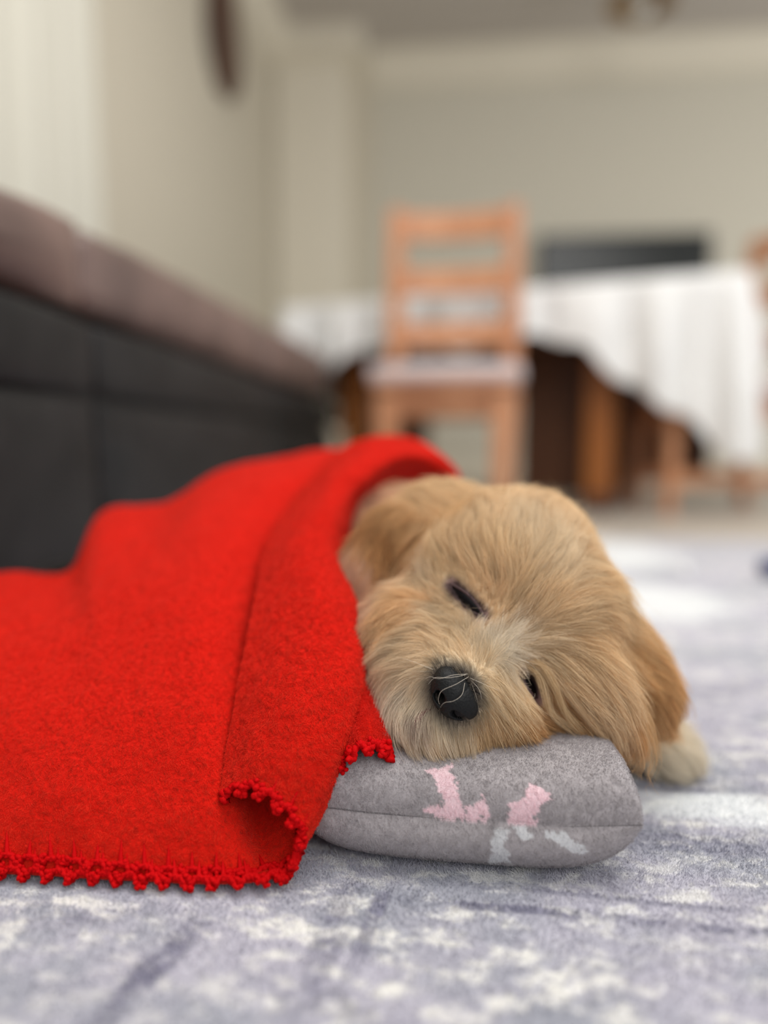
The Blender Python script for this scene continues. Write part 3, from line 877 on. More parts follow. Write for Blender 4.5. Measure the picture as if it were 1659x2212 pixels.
# fields: px, py, flow dx, dy, length mm, colour, clump
LT, BG_, WH, GO, BR_, PKK, DK = (233, 214, 184), (224, 196, 156), (250, 242, 228), (212, 164, 108), (168, 118, 68), (208, 168, 142), (60, 54, 54)
FLD = [
 (1050, 1040, -.1, -1, 10, BG_), (1130, 1060, .15, -1, 10, BG_), (1210, 1110, .5, -.9, 11, BG_), (1270, 1180, .8, -.5, 12, BG_),
 (1000, 1090, -.3, -1, 10, BG_), (930, 1080, -.5, -.8, 12, BG_), (960, 1140, -.2, -1, 12, (205, 165, 115)), (1050, 1140, -.1, -1, 14, (228, 202, 164)),
 (1130, 1160, .2, -1, 14, LT), (1200, 1190, .5, -.9, 15, LT), (1290, 1250, 1, -.1, 16, (226, 198, 156)), (1180, 1250, .6, -.75, 16, LT),
 (1000, 1200, -.5, -.85, 14, BG_), (1080, 1220, -.15, -1, 14, (226, 200, 160)), (940, 1220, -.6, -.8, 13, (222, 196, 156)),
 (1120, 1300, .55, -.8, 14, BG_), (1060, 1290, .3, -.95, 9, (216, 184, 144)), (1060, 1340, .45, -.9, 10, BG_), (1240, 1320, .97, -.2, 16, BG_), (1160, 1340, .85, -.5, 14, BG_),
 (1320, 1330, .9, .45, 16, BG_), (1330, 1400, .6, .8, 16, (214, 178, 130)), (1240, 1380, .92, .25, 15, (220, 190, 148)), (1150, 1390, .9, -.1, 12, LT),
 (1090, 1390, .6, -.65, 11, WH), (1050, 1385, .1, -1, 9, WH), (1100, 1420, .9, .1, 9, WH),
 (960, 1340, -.8, -.2, 10, LT), (900, 1300, -.8, -.1, 12, (216, 176, 128)), (920, 1260, -.5, -.5, 11, (232, 214, 186)), (870, 1330, -.7, .5, 14, (216, 178, 132)),
 (830, 1370, -.7, .7, 16, (214, 180, 140)), (1000, 1380, -.25, -.8, 10, LT), (940, 1380, -.55, -.65, 12, (226, 200, 164)), (870, 1400, -.85, -.25, 16, LT),
 (970, 1415, -.3, -.95, 8, LT), (1010, 1420, .05, -1, 8, (226, 204, 172)), (1040, 1435, .45, -.85, 8, (224, 204, 172)), (880, 1440, -1, .0, 16, (226, 206, 178)),
 (820, 1430, -.7, .7, 18, (226, 206, 178)), (810, 1480, -.2, 1, 18, (226, 210, 186)), (860, 1490, -.8, .6, 14, WH), (840, 1540, .2, 1, 16, WH),
 (890, 1530, -.5, .85, 12, (224, 214, 198)), (900, 1575, .1, 1, 14, (228, 218, 202)), (870, 1590, .7, .8, 14, (226, 206, 178)), (950, 1590, .1, 1, 13, (222, 212, 196)),
 (1000, 1585, .1, 1, 14, (226, 210, 186)), (940, 1615, .5, .8, 12, (220, 186, 140)), (1050, 1575, .3, 1, 15, (222, 190, 144)),
 (1060, 1480, .7, .65, 13, (230, 210, 176)), (1080, 1530, .55, .85, 15, (226, 200, 160)), (1110, 1500, .6, .8, 13, (228, 204, 164)), (1120, 1560, .6, .8, 15, GO),
 (1160, 1575, .8, .6, 14, GO), (1080, 1600, .3, 1, 12, GO), (1092, 1455, .3, .9, 9, LT), (1112, 1485, .4, .9, 9, LT), (1130, 1430, .95, .2, 10, (226, 206, 176)),
 (1180, 1430, .85, .55, 16, (222, 196, 158)), (1190, 1520, .8, .5, 12, (196, 158, 112)), (1230, 1450, .7, .7, 16, (222, 194, 156)), (1260, 1500, .6, .8, 16, (222, 196, 162)),
 (1300, 1560, .55, .85, 15, (220, 192, 156)), (1330, 1600, .4, .9, 10, (214, 182, 142)), (1220, 1560, .8, .6, 16, (206, 162, 112)), (1310, 1480, .6, .8, 16, (222, 194, 156)),
 (1350, 1380, .55, .85, 13, (212, 172, 120)), (1360, 1440, .7, .7, 13, (206, 162, 108)), (1400, 1470, .9, .5, 12, (202, 156, 102)), (1430, 1495, .7, .7, 12, (196, 148, 96)),
 (1370, 1520, .15, 1, 24, (206, 160, 108)), (1410, 1540, .3, 1, 24, (210, 168, 118)),
 (880, 1130, -.6, .5, 12, (190, 146, 96)), (840, 1150, -.4, .9, 11, BR_), (820, 1200, -.3, 1, 10, (178, 130, 80)), (870, 1200, -.2, 1, 10, (198, 156, 108)),
 (880, 1250, -.3, .9, 11, (222, 192, 158)), (770, 1230, -.3, 1, 10, PKK), (760, 1290, .1, 1, 10, PKK), (800, 1310, .1, 1, 10, (206, 172, 144)), (780, 1120, -.5, -.6, 10, (212, 172, 144)),
 (1425, 1600, .6, .7, 16, (246, 240, 228)), (1445, 1620, .7, .7, 16, (246, 240, 226)), (1390, 1590, .3, .9, 16, (244, 236, 220)),
]
FLD_P, fd = surf_at([f[0] for f in FLD], [f[1] for f in FLD])
# control points that miss the body snap to its nearest surface
f_, g_ = grad(FLD_P)
for _ in range(6):
    FLD_P = FLD_P - g_ * f_[:, None]; f_, g_ = grad(FLD_P)
FLD_D = np.array([f[2] * RIGHT - f[3] * UP for f in FLD]); FLD_D /= np.linalg.norm(FLD_D, axis=1)[:, None]
FLD_L = np.array([f[4] for f in FLD]) * 0.001
def soft_cap(c, top=0.90):
    m = c.max(-1, keepdims=True); return c * np.minimum(1, top / np.maximum(m, 1e-6))
FLD_C = soft_cap(np.array([srgb(*f[5]) for f in FLD]) ** 0.74 * np.array([1.09, 1.03, 0.93]))
def fields(p, power=3.2):
    out_d, out_l, out_c = [], [], []
    for ch in np.array_split(p, max(1, len(p) // 20000)):
        d2 = np.sum((ch[:, None] - FLD_P[None]) ** 2, -1) + 2e-5
        w = d2 ** (-power / 2 * 1.3); w /= w.sum(1)[:, None]
        out_d.append(w @ FLD_D); out_l.append(w @ FLD_L); out_c.append(w @ FLD_C)
    return np.concatenate(out_d), np.concatenate(out_l), np.concatenate(out_c)

def seg_dist(p, a, b):
    ab = b - a; t = np.clip(((p - a) @ ab) / (ab @ ab), 0, 1)
    return np.linalg.norm(p - (a + t[..., None] * ab), axis=-1)
def one(px, py):
    q, d = surf_at([px], [py]); return q[0]
E1A, E1B = one(974, 1264), one(1040, 1330)
E2A, E2B = one(1134, 1458), one(1162, 1504)
NOSE_C = one(979, 1500); NOSE_X = frame_from((0.61, 0.79, 0.0))[0] * 0.0048; NOSE_U = one(957, 1458); NOSE_W = one(1010, 1452)
NOSE_TOP = one(1012, 1450)
MOUTH = one(905, 1555)
def skin_color(p):
    _, _, c = fields(p)
    c = c * 0.85
    mauve = np.array(srgb(150, 118, 118)); dark = np.array(srgb(26, 20, 22)); pink = np.array(srgb(160, 110, 104))
    for (a, b, r0) in ((E1A, E1B, 0.0030), (E2A, E2B, 0.0036)):
        d = seg_dist(p, a, b)
        w = np.clip(1 - (d - r0) / 0.004, 0, 1)[:, None]; c = c * (1 - w) + mauve * w
        w = np.clip(1 - (d - r0 * 0.5) / 0.0016, 0, 1)[:, None]; c = c * (1 - w) + dark * w
    d = np.linalg.norm(p - NOSE_C, axis=1); w = np.clip(1 - (d - 0.014) / 0.006, 0, 1)[:, None]; c = c * (1 - w) + np.array(srgb(48, 42, 44)) * w
    d = np.linalg.norm(p - MOUTH, axis=1); w = np.clip(1 - (d - 0.002) / 0.004, 0, 1)[:, None]; c = c * (1 - w) + pink * w
    return c
# eye hollows: press the skin in along the slits
for a, b, w_, dp in ((E1A, E1B, 0.0032, 0.0030), (E2A, E2B, 0.0042, 0.0034)):
    d = seg_dist(V, a, b); f, g = grad(V)
    V = V - g * (dp * np.exp(-(d / w_) ** 2))[:, None]
dn_ = np.linalg.norm(V - W(980, 1500, 0.372), axis=1); f, g = grad(V)
V = V - g * (0.0050 * np.exp(-(dn_ / 0.0115) ** 6))[:, None]
skin.vertices.foreach_set('co', V.ravel()); skin.update()
m_skin = mat('puppy_skin', (0.6, 0.5, 0.4), 0.8); attr_color(m_skin)
body = link_mesh('body', skin, m_skin, None)
body.parent = pup; body.matrix_parent_inverse = Matrix.Translation(-Vector(pup.location))
ca_ = skin.color_attributes.new('col', 'FLOAT_COLOR', 'POINT')
cc = skin_color(V); ca_.data.foreach_set('color', np.concatenate([cc, np.ones((len(cc), 1))], 1).astype(np.float32).ravel())
def child(o):
    o.parent = pup; o.matrix_parent_inverse = Matrix.Translation(-Vector(pup.location)); return o

# ---- fur
def trace(root, ln, lift, K=9, dirs0=None, seed=0, jitter=0.12, gravity=0.0):
    n = len(root); pts = np.empty((n, K, 3)); p = root.copy(); pts[:, 0] = p
    step = ln / (K - 1)
    jit = np.random.default_rng(seed).normal(0, jitter, (n, 3))
    for k in range(1, K):
        s = k / (K - 1)
        d, _, _ = fields(p)
        f, g = grad(p)
        d = d + jit + vnoise3(p, 40, 81) * 0.20 + vnoise3(p, 150, 82) * 0.09
        d = d - g * np.sum(d * g, 1)[:, None]
        d /= np.linalg.norm(d, axis=1)[:, None] + 1e-9
        d[:, 2] -= gravity * s
        p = p + d * step[:, None]
        f, g = grad(p)
        h = lift * ln * (1 - (1 - s) ** 2)
        p = p + g * (h - f)[:, None] * (0.9 if s < 0.8 else 0.6)
        pts[:, k] = p
    return pts
def sample_surface(n, seed, wfun):
    me_ = skin; me_.calc_loop_triangles()
    T = np.empty(len(me_.loop_triangles) * 3, np.int32); me_.loop_triangles.foreach_get('vertices', T); T = T.reshape(-1, 3)
    A, B, C = V[T[:, 0]], V[T[:, 1]], V[T[:, 2]]
    ar = np.linalg.norm(np.cross(B - A, C - A), axis=1); cen = (A + B + C) / 3
    w = ar * wfun(cen); r = np.random.default_rng(seed)
    i = r.choice(len(T), n, p=w / w.sum()); a = r.random(n); b = r.random(n); m = a + b > 1; a[m] = 1 - a[m]; b[m] = 1 - b[m]
    return A[i] + (B[i] - A[i]) * a[:, None] + (C[i] - A[i]) * b[:, None]
def vis_weight(c):
    _, g = grad(c)
    x, y, d = project(c)
    facing = -np.sum(g * (c - C0), 1) / np.linalg.norm(c - C0, axis=1)
    w = np.where(facing > -0.45, 1.0, 0.12)
    w = w * np.where((x < 700) | (d > 0.58), 0.02, 1.0)
    w = w * np.where(d < 0.44, 1.5, 1.0)
    for a, b, r0 in ((E1A, E1B, 0.0038), (E2A, E2B, 0.0062)):
        w = w * (seg_dist(c, a, b) > r0)
    w = w * (seg_dist(c, NOSE_C - NOSE_X, NOSE_C + NOSE_X) > 0.0082)
    return w
def make_fur(n, seed, lenmul, lift, clump, nclump, radius, K=9, bright=(0.8, 1.15)):
    root = sample_surface(n, seed, vis_weight)
    _, ln, col = fields(root)
    r = np.random.default_rng(seed + 5)
    ln = ln * lenmul * r.uniform(0.6, 1.15, n)
    de = np.minimum(seg_dist(root, E1A, E1B), seg_dist(root, E2A, E2B)); dn = seg_dist(root, NOSE_C - NOSE_X, NOSE_C + NOSE_X)
    ln = ln * np.clip(0.22 + (de - 0.004) / 0.016, 0.22, 1) * np.clip(0.28 + (dn - 0.009) / 0.022, 0.28, 1)
    ci = r.choice(n, nclump, replace=False)
    own = trace(root, ln, lift, K, seed=seed)
    gl = np.maximum(ln[ci], 0.003)
    gd = trace(root[ci], gl * r.uniform(0.85, 1.2, nclump), lift * r.uniform(0.5, 1.6, nclump), K, seed=seed + 1, jitter=0.13)
    from mathutils.kdtree import KDTree
    kd = KDTree(nclump)
    for i, c in enumerate(root[ci]): kd.insert(c, i)
    kd.balance()
    near = np.array([kd.find(q)[1] for q in root])
    s = np.linspace(0, 1, K)[None, :, None]
    G = gd[near]; off = (root - root[ci][near])[:, None]
    # guide resampled to own length: scale displacement by length ratio
    ratio = np.clip(ln / gl[near], 0.3, 1.3)[:, None, None]
    Gp = root[ci][near][:, None] + (G - root[ci][near][:, None]) * ratio + off * (1 - 0.8 * s)
    cl_ = clump * (0.6 + 0.4 * r.random(n))[:, None, None] * s ** 0.8
    pts = own * (1 - cl_) + Gp * cl_
    stray = (r.random(n) < 0.035)[:, None, None]
    pts = pts + stray * r.normal(0, 1, (n, 1, 3)) * 0.0030 * s ** 1.5
    # colour: clump tone, individual tone, tips lighter, dark roots round the nose
    ct = r.uniform(0.80, 1.12, nclump)[near][:, None]
    it = r.uniform(bright[0], bright[1], n)[:, None]
    c = col[:, None] * (ct * it)[:, None]
    tip = np.linspace(0.86, 1.08, K)[None, :, None]
    c = c * tip
    d = dn[:, None, None]
    du_ = seg_dist(root, NOSE_U, NOSE_C)[:, None, None]; dw_ = np.linalg.norm(root - NOSE_W, axis=1)[:, None, None]
    wd = np.maximum(np.clip(1.3 - (d - 0.0085) / 0.0075, 0, 1) * (1 - 0.5 * s), np.clip(1 - (du_ - 0.0062) / 0.0055, 0, 1) * (1 - 0.35 * s))
    wd = np.maximum(wd, np.clip(1 - (dw_ - 0.001) / 0.005, 0, 1) * (1 - 0.85 * s) * 0.8)
    c = c * (1 - wd) + np.array(srgb(52, 46, 48)) * wd
    dm = np.linalg.norm(root - MOUTH, axis=1)[:, None, None]
    wd = np.clip(1 - (dm - 0.002) / 0.007, 0, 1) * (1 - 0.8 * s)
    c = c * (1 - wd) + np.array(srgb(120, 84, 80)) * wd
    dk = de[:, None, None]
    wd = np.clip(1 - (dk - 0.003) / 0.004, 0, 1) * (1 - 0.6 * s) * 0.7
    c = c * (1 - wd) + np.array(srgb(110, 88, 84)) * wd
    return pts, soft_cap(c, 0.94), np.full(n, radius)
m_fur = mat('puppy_fur', (0.7, 0.6, 0.45), 0.5, Specular_IOR_Level=0.35)
at = attr_color(m_fur)
tr_ = N(m_fur, 'ShaderNodeBsdfTranslucent'); mx_ = N(m_fur, 'ShaderNodeMixShader'); mx_.inputs[0].default_value = 0.35
out_ = m_fur.node_tree.nodes['Material Output']
L(m_fur, at.outputs['Color'], tr_.inputs['Color']); L(m_fur, P_(m_fur).outputs[0], mx_.inputs[1]); L(m_fur, tr_.outputs[0], mx_.inputs[2]); L(m_fur, mx_.outputs[0], out_.inputs['Surface'])
NF = 110000
pts, c, rr = make_fur(NF, 101, 1.55, 0.25, 0.92, 4600, 0.000060)
child(hair_obj('fur', pts, rr, 0.00002, c, m_fur))
pts, c, rr = make_fur(60000, 202, 0.6, 0.22, 0.5, 9000, 0.00006)
child(hair_obj('undercoat', pts, rr, 0.00002, c, m_fur))

pts, c, rr = make_fur(4500, 303, 1.9, 0.30, 0.6, 900, 0.00010, bright=(0.95, 1.35))
child(hair_obj('guard_hair', pts, rr, 0.00003, c, m_fur))

# long ear fringe: hair hanging from the ear end past the pillow
def strand_bundle(spec, n_each, seed, spread=0.004, radius=0.00006):
    r = np.random.default_rng(seed); allp, allc = [], []
    for path, colr in spec:
        P = np.array([W(x, y, d) for x, y, d in path])
        S = cr_curve(P, 12)
        for _ in range(n_each):
            o0 = r.normal(0, spread, 3); o1 = r.normal(0, spread * 0.7, 3); s = np.linspace(0, 1, 12)[:, None]
            cut = r.uniform(0.75, 1.0)
            S2 = cr_curve(P, 12) if cut > 0.99 else S[0] + (S - S[0]) * cut
            allp.append(S2 + o0 * (1 - s) + o1 * s + r.normal(0, 0.0007, 3) * np.sin(s * 5))
            allc.append(np.array(srgb(*colr)) * r.uniform(0.8, 1.12))
    return np.array(allp), np.clip(np.array(allc), 0, 0.95), radius
spec = []
ear_c = [(206, 160, 106), (214, 172, 120), (196, 148, 94), (222, 188, 142)]
r_ = np.random.default_rng(5)
for i in range(46):
    t = i / 45
    x0 = 1345 + 70 * t + r_.normal(0, 8); y0 = 1440 + 60 * t + r_.normal(0, 8)
    x1 = 1345 + 100 * t + r_.normal(0, 7); y1 = 1618 - 62 * t ** 1.3 + r_.normal(0, 12)
    spec.append(([(x0, y0, 0.436), (x0 + 14 + 22 * t, (y0 + y1) / 2 - 14, 0.432), (x1, y1, 0.444)], ear_c[i % 4]))
for i in range(20):   # upper tuft that sweeps right
    t = i / 19
    x1 = 1395 + 52 * t + r_.normal(0, 6); y1 = 1425 + 80 * t + r_.normal(0, 5)
    spec.append(([(1330 + 10 * t, 1400 + 40 * t, 0.435), (1370 + 24 * t, 1420 + 45 * t, 0.432), (x1, y1, 0.444)], ear_c[(i * 3) % 4]))
pts, c, rad = strand_bundle(spec, 70, 9, 0.0022)
child(hair_obj('ear_fringe', pts, np.full(len(pts), rad), 0.00002, c, m_fur))
# edge locks of the near ear flap, over the dark gap behind the lower eye
spec = [([(1120, 1428, .398), (1166, 1455, .392), (1184, 1505, .389), (1198, 1550, .389), (1245, 1585, .392)], (230, 206, 168)),
        ([(1125, 1424, .398), (1175, 1440, .392), (1206, 1490, .388), (1230, 1550, .388), (1264, 1590, .392)], (226, 200, 160)),
        ([(1120, 1425, .398), (1190, 1450, .392), (1240, 1510, .388), (1290, 1575, .389), (1325, 1608, .392)], (222, 196, 160)),
        ([(1160, 1420, .402), (1240, 1440, .394), (1300, 1500, .392), (1335, 1570, .394), (1340, 1612, .396)], (216, 182, 140))]
pts, c, rad = strand_bundle(spec, 110, 19, 0.0014, 0.00005)
child(hair_obj('ear_lock', pts, np.full(len(pts), rad), 0.00002, c, m_fur))

# ---- whiskers and loose hairs
def px_strands(spec, rad, colr, name):
    P = np.array([cr_curve(np.array([W(x, y, d) for x, y, d in s]), 14) for s in spec])
    return child(hair_obj(name, P, np.full(len(P), rad), rad * 0.35, np.tile(np.array(srgb(*colr)), (len(P), 1)), m_fur))
wsp = [
 [(1012, 1462, .372), (985, 1478, .365), (955, 1492, .362), (947, 1510, .362), (950, 1522, .363)],
 [(1006, 1458, .372), (970, 1464, .366), (940, 1464, .365), (925, 1478, .366)],
 [(1010, 1456, .372), (980, 1458, .366), (950, 1466, .364), (930, 1462, .366), (918, 1466, .37)],
 [(1004, 1475, .370), (998, 1500, .364), (980, 1514, .362), (960, 1518, .362), (951, 1528, .363)],
 [(1018, 1470, .374), (1035, 1490, .372), (1042, 1520, .374), (1043, 1548, .38)],
 [(1016, 1465, .374), (1050, 1480, .374), (1090, 1500, .380), (1112, 1538, .388)],
 [(1018, 1475, .374), (1030, 1510, .372), (1040, 1560, .376), (1060, 1600, .384)],
 [(1062, 1505, .380), (1110, 1512, .384), (1150, 1508, .388), (1156, 1498, .390)],
 [(945, 1452, .380), (900, 1450, .384), (850, 1452, .392), (790, 1456, .405)],
 [(935, 1446, .380), (880, 1425, .388), (820, 1410, .402), (778, 1372, .415)],
 [(890, 1400, .395), (840, 1372, .405), (790, 1345, .418), (750, 1352, .43)],
 [(880, 1500, .390), (830, 1500, .398), (790, 1520, .405), (785, 1560, .41)],
 [(1000, 1600, .384), (1040, 1622, .382), (1100, 1610, .386), (1160, 1600, .395)],
]
px_strands(wsp, 0.00009, (240, 230, 214), 'whisker')
bsp = [[(1080, 1330, .400), (1110, 1300, .392), (1140, 1268, .388)], [(1120, 1335, .402), (1140, 1320, .394), (1152, 1296, .390)],
       [(1128, 1340, .402), (1150, 1312, .394), (1162, 1280, .390)], [(1095, 1345, .402), (1120, 1322, .395), (1150, 1305, .391)]]
bs2 = []
for b_ in bsp:
    q_, d_ = surf_at([p[0] for p in b_], [p[1] for p in b_])
    bs2.append([(p[0], p[1], d_[k] - (0.004, 0.0065, 0.009)[k]) for k, p in enumerate(b_)])
    bs2.append([(p[0] + 4, p[1] + 3, d_[k] - (0.004, 0.0065, 0.008)[k]) for k, p in enumerate(b_)])
bsp = bs2
px_strands(bsp, 0.00008, (128, 88, 52), 'brow_hair')

# lashes and the short dark hairs along the lower lids
rl = np.random.default_rng(77); lash = []
for a, b in ((E1A, E1B), (E2A, E2B)):
    for i in range(150):
        t = rl.uniform(-0.08, 1.05); q0 = (a + (b - a) * t) + (-RIGHT * 0.8 - UP * 0.5) * rl.uniform(0.0004, 0.0026)
        f, g = grad(q0[None]); q0 = q0 - g[0] * f[0]
        dr = -RIGHT * rl.uniform(0.6, 1.1) - UP * rl.uniform(-0.3, 0.6) + g[0] * 0.45; dr /= np.linalg.norm(dr)
        ln2 = rl.uniform(0.0012, 0.0042); ss = np.linspace(0, 1, 6)[:, None]
        lash.append(q0 + dr * ss * ln2 - g[0] * (ss ** 2) * ln2 * 0.3)
    for i in range(110):
        t = rl.uniform(0.0, 1.0); q0 = (a + (b - a) * t) + (RIGHT * 0.8 + UP * 0.5) * rl.uniform(0.0020, 0.0040)
        f, g = grad(q0[None]); q0 = q0 - g[0] * f[0]
        dr = RIGHT * rl.uniform(0.0, 0.7) + UP * rl.uniform(0.2, 0.8) + g[0] * 0.35; dr /= np.linalg.norm(dr)
        ln2 = rl.uniform(0.0015, 0.004); ss = np.linspace(0, 1, 6)[:, None]
        lash.append(q0 + dr * ss * ln2)
lash = np.array(lash); lc = np.array(srgb(58, 46, 46)) * rl.uniform(0.5, 2.6, (len(lash), 1))
child(hair_obj('eyelash', lash, np.full(len(lash), 0.00008), 0.00002, lc, m_fur))

# ---- eyes (slits of dark wet eye between mauve lids)
m_eye = mat('eye_surface', (0.003, 0.002, 0.003), 0.45, Specular_IOR_Level=0.12)
m_lid = mat('eyelid_skin', srgb(84, 62, 64), 0.55)
for a, b, hw, lab in ((E1A, E1B, 0.0030, 'eye'), (E2A, E2B, 0.0040, 'eye')):
    mid = (a + b) / 2; f, g = grad(mid[None]); nrm_ = g[0]
    ax = (b - a); ln_ = np.linalg.norm(ax); ax = ax / ln_; bx = np.cross(nrm_, ax); bx /= np.linalg.norm(bx)
    V2, F2 = ico_np(4)
    E = mid - nrm_ * 0.0020 + V2[:, :1] * ax * (ln_ * 0.50) + V2[:, 1:2] * bx * hw + V2[:, 2:3] * nrm_ * 0.0026
    child(mesh_np('eye', E, F2, m_eye))
    for sg in (-1, 1):
        t = np.linspace(-1, 1, 30)
        path = mid + np.outer(t, ax) * ln_ * 0.56 + np.outer(sg * (1 - t ** 2) * hw * 1.02, bx) - np.outer(0.0012 + 0.0010 * t ** 2, nrm_)
        f, g = grad(path); path = path - g * (f - (-0.0004))[:, None]
        V3, F3 = tube(path, (0.0008 if sg * (bx @ UP) > 0 else 0.0005) * (1 - 0.6 * t ** 2) + 0.0002, 10)
        child(mesh_np('eyelid', V3, F3, m_lid))

# ---- nose
m_nose = mat('nose_leather', (0.009, 0.0095, 0.010), 0.5, Specular_IOR_Level=0.22)
add_bump(m_nose, 900, 0.0006, 0.8, 2)
V2, F2 = ico_np(6)
NA = frame_from((0.61, 0.79, 0.0), (-0.25, 0.18, 1.0))      # rows: across, down the face, outward
nc = W(980, 1500, 0.3785)
rad = np.array([0.0148, 0.0108, 0.0118])
q = V2.copy()
# broad top, narrower towards the lip; front flattened
sx = q[:, 0] * (1 - 0.22 * q[:, 1] * np.where(NA[1] @ UP < 0, 1, -1))
X2 = np.stack([sx * rad[0], q[:, 1] * rad[1], np.sign(q[:, 2]) * np.abs(q[:, 2]) ** 0.85 * rad[2]], -1)
def dent(cx_, cy_, rx, ry, dep):
    e = ((X2[:, 0] - cx_) / rx) ** 2 + ((X2[:, 1] - cy_) / ry) ** 2
    X2[:, 2] -= dep * np.exp(-e ** 1.4) * (q[:, 2] > 0)
PX = lambda x, y: ((W(x, y, 0.37) - W(974, 1493, 0.37)) @ NA[0], (W(x, y, 0.37) - W(974, 1493, 0.37)) @ NA[1])
for x_, y_ in ((950, 1483), (985, 1523)):
    a_, b_ = PX(x_, y_); dent(a_, b_, 0.0026, 0.0019, 0.0095)
    a2, b2 = PX(x_ + (-8 if x_ < 960 else 14), y_ + (10 if x_ < 960 else 8)); dent(a2, b2, 0.0028, 0.0012, 0.006)
a_, b_ = PX(948, 1512)
gd_ = (X2[:, 0] / 0.0007) ** 2
X2[:, 2] -= 0.0009 * np.exp(-gd_) * (q[:, 2] > 0) * np.clip(np.abs(X2[:, 1]) / 0.006, 0.3, 1)
child(mesh_np('nose', nc + X2 @ NA, F2, m_nose))
# lip line below the nose
lp_, _ = surf_at([930, 916, 905, 900, 893], [1530, 1542, 1553, 1562, 1580])
f, g = grad(lp_); m_lip = mat('lip_skin', srgb(104, 62, 62), 0.4)
V3, F3 = tube(cr_curve(lp_ + g * 0.0006, 30), 0.0022 * np.sin(np.linspace(0.3, math.pi - 0.2, 30)), 10)
child(mesh_np('lip', V3, F3, m_lip))

# ================================================================== THE BLANKET
FLEECE = srgb(232, 42, 22)
m_red = mat('red_fleece', srgb(206, 24, 12), 0.95, Sheen_Weight=0.15, Specular_IOR_Level=0.1)
P_(m_red).inputs['Sheen Tint'].default_value = (1, 0.35, 0.25, 1)
add_bump(m_red, 420, 0.0016, 0.75, 4)
m_rfuzz = mat('red_fuzz', srgb(232, 46, 26), 0.85, Specular_IOR_Level=0.2); attr_color(m_rfuzz)
m_yarn = mat('red_crochet_yarn', srgb(192, 3, 8), 0.7, Specular_IOR_Level=0.08)
add_bump(m_yarn, 1500, 0.0004, 0.8, 2)
def ctrl(rows):
    return np.array([[W(x, y, d) for x, y, d in r] for r in rows])
# main sheet: columns from left to right, each from hem (front, on the rug) up over the body and down behind
A = ctrl([
 [(-265, 1880, .366), (-262, 1760, .390), (-255, 1660, .42), (-245, 1560, .455), (-235, 1470, .49), (-225, 1425, .515), (-215, 1400, .535)],
 [(-170, 1868, .367), (-170, 1700, .392), (-170, 1520, .43), (-150, 1370, .49), (-110, 1290, .55), (-60, 1300, .61), (-20, 1390, .64)],
 [(-80, 1882, .364), (-80, 1700, .386), (-80, 1520, .42), (-80, 1360, .48), (-50, 1262, .56), (-10, 1270, .62), (20, 1370, .66)],
 [(0, 1893, .3605), (0, 1700, .379), (0, 1510, .413), (0, 1350, .475), (20, 1244, .57), (50, 1262, .63), (80, 1350, .68)],
 [(150, 1908, .3575), (150, 1700, .374), (150, 1500, .408), (150, 1330, .475), (150, 1236, .58), (170, 1262, .65), (190, 1345, .70)],
 [(235, 1915, .356), (230, 1700, .373), (225, 1480, .408), (220, 1260, .49), (215, 1125, .60), (235, 1135, .69), (265, 1340, .77)],
 [(340, 1928, .354), (335, 1700, .371), (330, 1460, .407), (330, 1230, .49), (350, 1102, .62), (370, 1120, .71), (390, 1340, .78)],
 [(450, 1934, .353), (440, 1700, .371), (430, 1440, .408), (430, 1200, .49), (455, 1042, .63), (480, 1060, .71), (500, 1330, .79)],
 [(530, 1930, .3535), (500, 1720, .376), (500, 1450, .414), (520, 1190, .50), (570, 1010, .64), (590, 1040, .72), (610, 1330, .80)],
 [(590, 1912, .357), (560, 1768, .386), (580, 1540, .410), (610, 1180, .53), (680, 990, .65), (690, 1020, .72), (710, 1320, .80)],
 [(642, 1880, .362), (645, 1770, .375), (655, 1600, .390), (680, 1240, .52), (760, 990, .64), (770, 1020, .72), (790, 1320, .80)],
])
# turned-over edge: columns from crease over the top to the right edge and back in under; rows from the mouth up to the hood
B = ctrl([
 [(478, 1712, .3700), (535, 1694, .3640), (596, 1722, .3590), (648, 1780, .3570), (650, 1845, .3575), (622, 1885, .3590), (588, 1908, .3600)],
 [(490, 1620, .3830), (555, 1608, .3725), (640, 1620, .3660), (722, 1640, .3700), (712, 1720, .3780), (650, 1800, .3820), (600, 1850, .3800)],
 [(520, 1450, .4060), (600, 1440, .3940), (690, 1450, .3880), (774, 1455, .3960), (772, 1520, .4120), (700, 1620, .4180), (640, 1700, .4150)],
 [(548, 1310, .4400), (622, 1295, .4270), (700, 1295, .4200), (768, 1315, .4300), (770, 1360, .4520), (735, 1420, .4700), (690, 1480, .4750)],
 [(575, 1190, .4920), (636, 1170, .4720), (688, 1180, .4640), (722, 1205, .4680), (738, 1220, .4950), (735, 1240, .5300), (730, 1260, .5600)],
 [(618, 1100, .5520), (668, 1080, .5230), (706, 1080, .5080), (736, 1100, .5100), (760, 1090, .5450), (790, 1080, .5800), (800, 1080, .6100)],
 [(672, 1030, .6000), (716, 1010, .5680), (756, 1010, .5450), (792, 1030, .5450), (815, 1030, .5750), (830, 1030, .6100), (840, 1040, .6400)],
 [(730, 975, .6400), (776, 958, .6150), (820, 962, .5850), (862, 988, .5750), (870, 1000, .6050), (875, 1020, .6350), (880, 1040, .6600)],
 [(800, 952, .6700), (850, 944, .6400), (890, 958, .6100), (926, 990, .5950), (930, 1010, .6200), (925, 1030, .6500), (920, 1050, .6700)],
 [(880, 985, .7000), (925, 972, .6650), (956, 990, .6350), (984, 1026, .6150), (975, 1050, .6400), (960, 1070, .6650), (950, 1090, .6800)],
 [(900, 1080, .7200), (950, 1060, .6900), (985, 1060, .6600), (1000, 1090, .6350), (985, 1100, .6500), (970, 1110, .6700), (960, 1120, .6900)],
])
